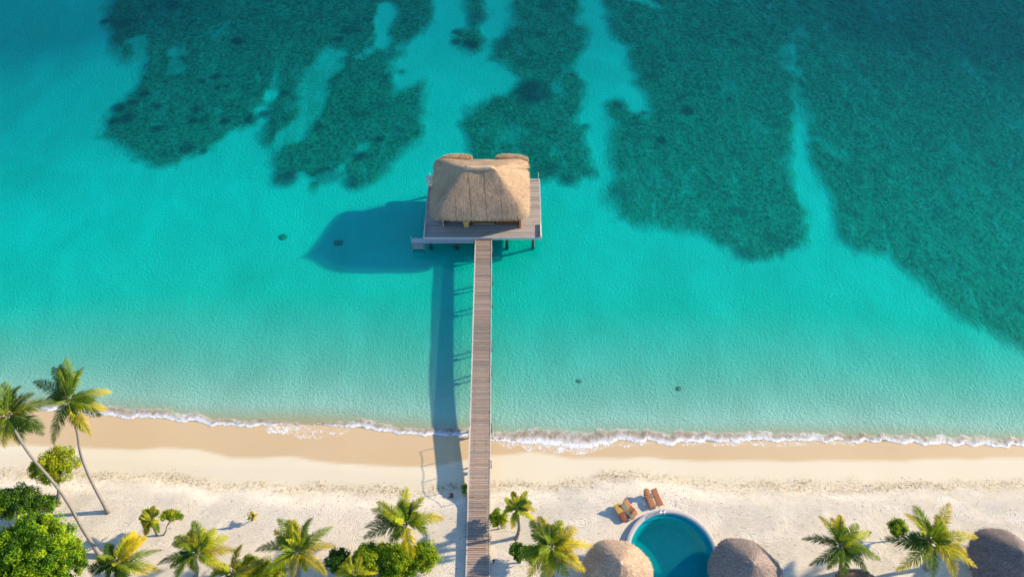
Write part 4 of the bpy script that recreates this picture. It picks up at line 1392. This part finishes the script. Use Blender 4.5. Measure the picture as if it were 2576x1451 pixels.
round_roof('tan round thatched umbrella roof overlapping the pool\'s lower left edge', (1553, 1440), 2.62, 2.6, 5.0, 1, M['thatch_dark'], (1.35, 1.22, 1.05))
round_roof('greyer round thatched umbrella roof overlapping the pool\'s lower right edge', (1876, 1442), 2.75, 2.6, 5.1, 2, M['thatch_dark'], (.78, .78, .82))
round_roof('dark grey round thatched roof cut off by the right edge', (2535, 1420), 2.85, 2.7, 5.3, 3, M['thatch_dark'], (.62, .62, .68))
round_roof('brown thatched roof peeking in at the bottom edge below the lone star-shaped palm', (2166, 1512), 2.3, 2.9, 4.3, 4, M['thatch_dark'], (.6, .5, .42))

# ------------------------------------------------------------------ pool
pcx, pcy = POOL_C.x, POOL_C.y
pool = empty('pool', (pcx, pcy, Z_SAND))
tag(pool, 'round teal plunge pool with a raised pale coping, set in the sand', 'pool')
LPo = (pcx, pcy, Z_SAND)
mb = MB()
R = POOL_R
mb.lathe([(R + .02, .6), (R + .03, 1.36), (R, 1.44), (R - .06, 1.47), (R - .33, 1.47), (R - .38, 1.44), (R - .40, 1.36), (R - .40, 1.18)], 128, (pcx, pcy, 0))
mb.build('coping', M['stone'], pool, loc=LPo, smooth=True)
mb = MB()
mb.lathe([(R - .70, 1.07), (R - .72, 1.04), (R - .76, -.35), (0.01, -.40)], 128, (pcx, pcy, 0))
mb.build('basin', M['tile'], pool, loc=LPo)
mb = MB()
mb.lathe([(R - .405, 1.40), (R - .405, 1.20), (R - .43, 1.17), (R - .69, 1.16), (R - .70, 1.07)], 128, (pcx, pcy, 0), col=(2.6, 1.35, 1.4))
mb.build('ledge', M['tile'], pool, loc=LPo)
mb = MB()
rr_ = R - .41
V = [(pcx, pcy, 1.24)] + [(pcx + rr_ * math.cos(2 * math.pi * k / 96), pcy + rr_ * math.sin(2 * math.pi * k / 96), 1.24) for k in range(96)]
mb.add(V, [(0, 1 + k, 1 + (k + 1) % 96) for k in range(96)])
mb.build('pool_water', M['pool_water'], pool, loc=LPo)
for dx_ in (-.17, .17):
    mb = MB()
    a0 = at(1664, 1286, 1.47)
    x_ = a0.x + dx_
    mb.tube([(x_, a0.y + .05, 1.46), (x_, a0.y + .02, 1.85), (x_, a0.y - .15, 2.0), (x_, a0.y - .38, 1.9), (x_, a0.y - .48, 1.5), (x_, a0.y - .5, 1.0)], .04, 8)
    mb.build('ladder_rail', M['chrome'], pool, loc=LPo, smooth=True)


# ------------------------------------------------------------------ loungers
def slab(mb, prof, wfun, thick, col):
    """profile [(s, z)] along length, width by function of 0..1"""
    n = len(prof)
    V, F = [], []
    for i, (s_, z) in enumerate(prof):
        w = wfun(i / (n - 1)) / 2
        for sx, dz in ((-w, 0), (-w * .6, .015), (w * .6, .015), (w, 0), (w, -thick), (-w, -thick)):
            V.append((sx, s_, z + dz))
    for i in range(n - 1):
        for k in range(6):
            k2 = (k + 1) % 6
            F.append((i * 6 + k, i * 6 + k2, (i + 1) * 6 + k2, (i + 1) * 6 + k))
    F.append(tuple(range(5, -1, -1))); F.append(tuple((n - 1) * 6 + k for k in range(6)))
    mb.add(V, F, col)


def lounger(label, head, foot, kind, cols):
    h_ = at(head[0], head[1], Z_SAND + .5); f_ = at(foot[0], foot[1], Z_SAND + .3)
    mid = (h_ + f_) / 2
    d = h_ - f_; d.z = 0
    Ln = max(d.length, 1.5)
    z0 = float(terrain(np.array(mid.x), np.array(mid.y)))
    root = empty('sun_lounger', (mid.x, mid.y, z0), math.atan2(d.y, d.x) - math.pi / 2)
    tag(root, label, 'sun lounger', 'teak sun loungers beside the pool')
    hL = Ln / 2
    if kind == 'flat':
        seat = [(-hL, .30), (-hL + .05, .33), (.1, .36), (.15, .36)]; back = [(.16, .37), (hL - .05, .60), (hL, .60)]
        wf = wb = lambda t: .56
    elif kind == 'curved':
        seat = [(-hL, .20), (-hL + .12, .27), (-hL * .55, .40), (-.2, .30), (.08, .27)]; back = [(.09, .28), (.25, .34), (.55, .52), (hL - .04, .68), (hL, .67)]
        wf = lambda t: .40 + .12 * t; wb = lambda t: .54 - .12 * t ** 3
    elif kind == 'round':
        seat = [(-hL, .24), (-hL + .06, .30), (-.25, .36), (.16, .34)]; back = [(.17, .35), (.3, .42), (.5, .52), (hL, .66)]
        wf = lambda t: .42 + .14 * math.sin(math.pi * min(t + .1, 1)); wb = lambda t: .34 + .30 * math.sin(math.pi * (t * .8 + .1))
    else:
        seat = [(-hL, .16), (-hL + .10, .26), (-.2, .32), (.02, .32)]; back = [(.03, .33), (hL - .04, .62), (hL, .62)]
        wf = lambda t: .42 + .14 * t; wb = lambda t: .58
    m1 = MB(); slab(m1, seat, wf, .05, cols[0]); bevel(m1.build('seat', M['teak'], root), .012)
    m2 = MB(); slab(m2, back, wb, .05, cols[1]); bevel(m2.build('backrest', M['teak'], root), .012)
    for sx in (-.2, .2):
        m3 = MB(); m3.box((sx, -hL + .3, .13), (.05, .06, .30), col=(.25, .10, .04)); m3.build('leg', M['teak'], root)
        m3 = MB(); m3.box((sx, .35, .17), (.05, .06, .38), col=(.25, .10, .04)); m3.build('leg', M['teak'], root)
    m4 = MB()
    for sx in (-.23, .23):
        m4.box((sx, -.05, .25), (.04, Ln * .72, .06), col=(.28, .12, .05))
    m4.build('frame', M['teak'], root)
    if kind == 'round':
        m5 = MB()
        nn = 20
        V = [(0, hL - .22, .74)] + [(.29 * math.cos(a), hL - .22 + .33 * math.sin(a), .70 + .02 * math.sin(a)) for a in np.linspace(0, 2 * math.pi, nn, endpoint=False)] + \
            [(.29 * math.cos(a), hL - .22 + .33 * math.sin(a), .62) for a in np.linspace(0, 2 * math.pi, nn, endpoint=False)]
        F = [(0, 1 + k, 1 + (k + 1) % nn) for k in range(nn)] + [(1 + k, 1 + nn + k, 1 + nn + (k + 1) % nn, 1 + (k + 1) % nn) for k in range(nn)] + [tuple(range(2 * nn, nn, -1))]
        m5.add(V, F, cols[1]); bevel(m5.build('headrest', M['teak'], root), .02)
    return root


OR = (.36, .14, .045); OR2 = (.33, .125, .045); MUS = (.42, .23, .035); RED = (.22, .055, .02); OLV = (.17, .14, .07)
lounger('lounger with mustard backrest and red-brown seat, leftmost of those by the pool', (1552, 1272), (1572, 1306), 'a', [RED, MUS])
lounger('dark olive lounger between the mustard one and the wavy orange one', (1569, 1271), (1590, 1299), 'curved', [OLV, OLV])
lounger('orange lounger with a wavy seat, left of the round-headed one', (1574, 1262), (1598, 1290), 'curved', [(.36, .11, .03), OR])
lounger('orange lounger with a round headrest, left one of the pair touching the pool coping', (1625, 1236), (1642, 1272), 'round', [OR, OR])
lounger('flat rectangular orange lounger, rightmost of those by the pool', (1645, 1233), (1661, 1268), 'flat', [OR2, OR2])
# white towel roll beside the round headrest
p = at(1639, 1248, Z_SAND)
mb = MB()
z0 = float(terrain(np.array(p.x), np.array(p.y)))
prof_ = [(0.01, .0)] + [(.22 * math.sin(a), .22 - .22 * math.cos(a)) for a in np.linspace(.15, math.pi - .02, 14)]
mb.lathe(prof_, 24, (0, 0, 0))
b_ = mb.build('beach_ball', M['fabric'], None, smooth=True)
b_.location = (p.x, p.y, z0)
tag(b_, 'pale round beach ball on the sand between the two upper loungers', 'ball')

# ------------------------------------------------------------------ small things on the sand
p = at(1134, 1243, .9)
z0 = float(terrain(np.array(p.x), np.array(p.y)))
bx = empty('wooden_box', (p.x, p.y, z0), .05)
tag(bx, 'small dark brown wooden box lying in the pier\'s shadow on the beach', 'box')
m_ = MB(); m_.box((0, 0, .12), (.38, .28, .26), col=(1.6, 1, .8)); bevel(m_.build('body', M['pile'], bx), .01)
m_ = MB(); m_.box((0, 0, .27), (.41, .31, .03), col=(2.4, 1.5, 1.2)); bevel(m_.build('lid', M['pile'], bx), .008)
p = at(1242, 1414, Z_SAND)
z0 = float(terrain(np.array(p.x), np.array(p.y)))
lm = empty('bollard_lamp', (p.x, p.y, z0))
tag(lm, 'short black path light in the sand just right of the pier, near the bottom edge', 'lamp')
m_ = MB(); m_.lathe([(0.01, 0), (.07, 0), (.06, .05), (.05, .42), (.01, .43)], 12); m_.build('post', M['pile'], lm)
m_ = MB(); m_.lathe([(0.01, .43), (.11, .44), (.12, .50), (.06, .56), (.01, .57)], 12); m_.build('lamp_head', M['pile'], lm)

# seaweed wrack, twigs and crumbs along the high-water line and loose over the sand
rng = np.random.default_rng(77)


def scatter(name, label, X, Y, size, cols, zoff=.012, thin=.35):
    n = len(X)
    Z = terrain(X, Y) + zoff
    th = rng.random(n) * np.pi
    s = size * (.4 + 1.2 * rng.random(n) ** 2)
    a = np.stack([np.cos(th), np.sin(th), rng.normal(0, .25, n)], -1) * s[:, None]
    b = np.stack([-np.sin(th), np.cos(th), rng.normal(0, .25, n)], -1) * (s * thin * (.5 + rng.random(n)))[:, None]
    c = np.stack([X, Y, Z], -1)
    top = c + np.array([0, 0, 1.0]) * (s * .35)[:, None]
    V = np.stack([c - a, c - b, c + a, c + b, top], 1).reshape(-1, 3)
    i0 = np.arange(n) * 5
    F = np.concatenate([np.stack([i0, i0 + 1, i0 + 4], -1), np.stack([i0 + 1, i0 + 2, i0 + 4], -1), np.stack([i0 + 2, i0 + 3, i0 + 4], -1), np.stack([i0 + 3, i0, i0 + 4], -1)])
    ci = rng.integers(0, len(cols), n)
    C = np.array(cols)[ci] * (.6 + .8 * rng.random((n, 1)))
    mb = MB(); mb.add(V, F.tolist(), np.repeat(C[:, None, :], 5, 1).reshape(-1, 3))
    o = mb.build(name, M['weed'])
    tag(o, label, 'debris', kind='stuff')


n = 5200
X = rng.uniform(-48, 50, n)
Y = np.interp(X, DX, DY) + (fbm(X, X * 0, .4, 3, 4) - .5) * 1.0 + rng.normal(0, .34, n)
keep = rng.random(n) < smooth01((fbm(X, Y, .45, 3, 12) - .38) / .25)
scatter('seaweed', 'thin dry brown seaweed line along the high-water mark of the beach', X[keep], Y[keep], .05, [(.20, .12, .04), (.34, .22, .07), (.10, .07, .04), (.28, .22, .05)])
n = 2600
X = rng.uniform(-48, 50, n)
Y = np.interp(X, DX, DY) - rng.random(n) ** 1.3 * 9.0
rp = np.hypot(X - POOL_C.x, Y - POOL_C.y)
keep = (rp > POOL_R + .3) & (Y > 15)
scatter('beach_litter', 'dark twigs and leaf crumbs scattered over the pale loose sand', X[keep], Y[keep], .055, [(.12, .09, .06), (.2, .15, .1), (.08, .06, .05)], thin=.3)

# single dark rocks under the shallow water
for (x, y_, r, lb) in [(712, 593, .46, 'dark underwater rock farther left of the two near the hut\'s shadow'), (850, 608, .46, 'dark underwater rock lying inside the hut\'s shadow'),
                       (1457, 958, .24, 'small dark underwater rock just right of the pier, nearer to it than its twin'),
                       (1707, 977, .26, 'small dark underwater rock straight out to sea from the loungers')]:
    p = at(x, y_, -.3)
    z0 = float(terrain(np.array(p.x), np.array(p.y)))
    mb = MB()
    rg2 = np.random.default_rng(x)
    th = np.linspace(0, 2 * np.pi, 21); ph = np.linspace(0, np.pi / 2, 7)
    T3, P3 = np.meshgrid(th, ph, indexing='ij')
    rr = r * (.75 + .5 * fbm(np.cos(T3) * 1.3 + 3, np.sin(T3) * 1.3 + P3, 1.5, 3, x % 7))
    Q = np.stack([rr * np.cos(T3) * np.cos(P3) * 1.2, rr * np.sin(T3) * np.cos(P3), -z0 * .35 * np.sin(P3)], -1)
    mb.grid(Q)
    o = mb.build('underwater_rock', M['rock'], smooth=True)
    o.location = (p.x, p.y, z0)
    tag(o, lb, 'rock', 'single rocks on the lagoon floor')
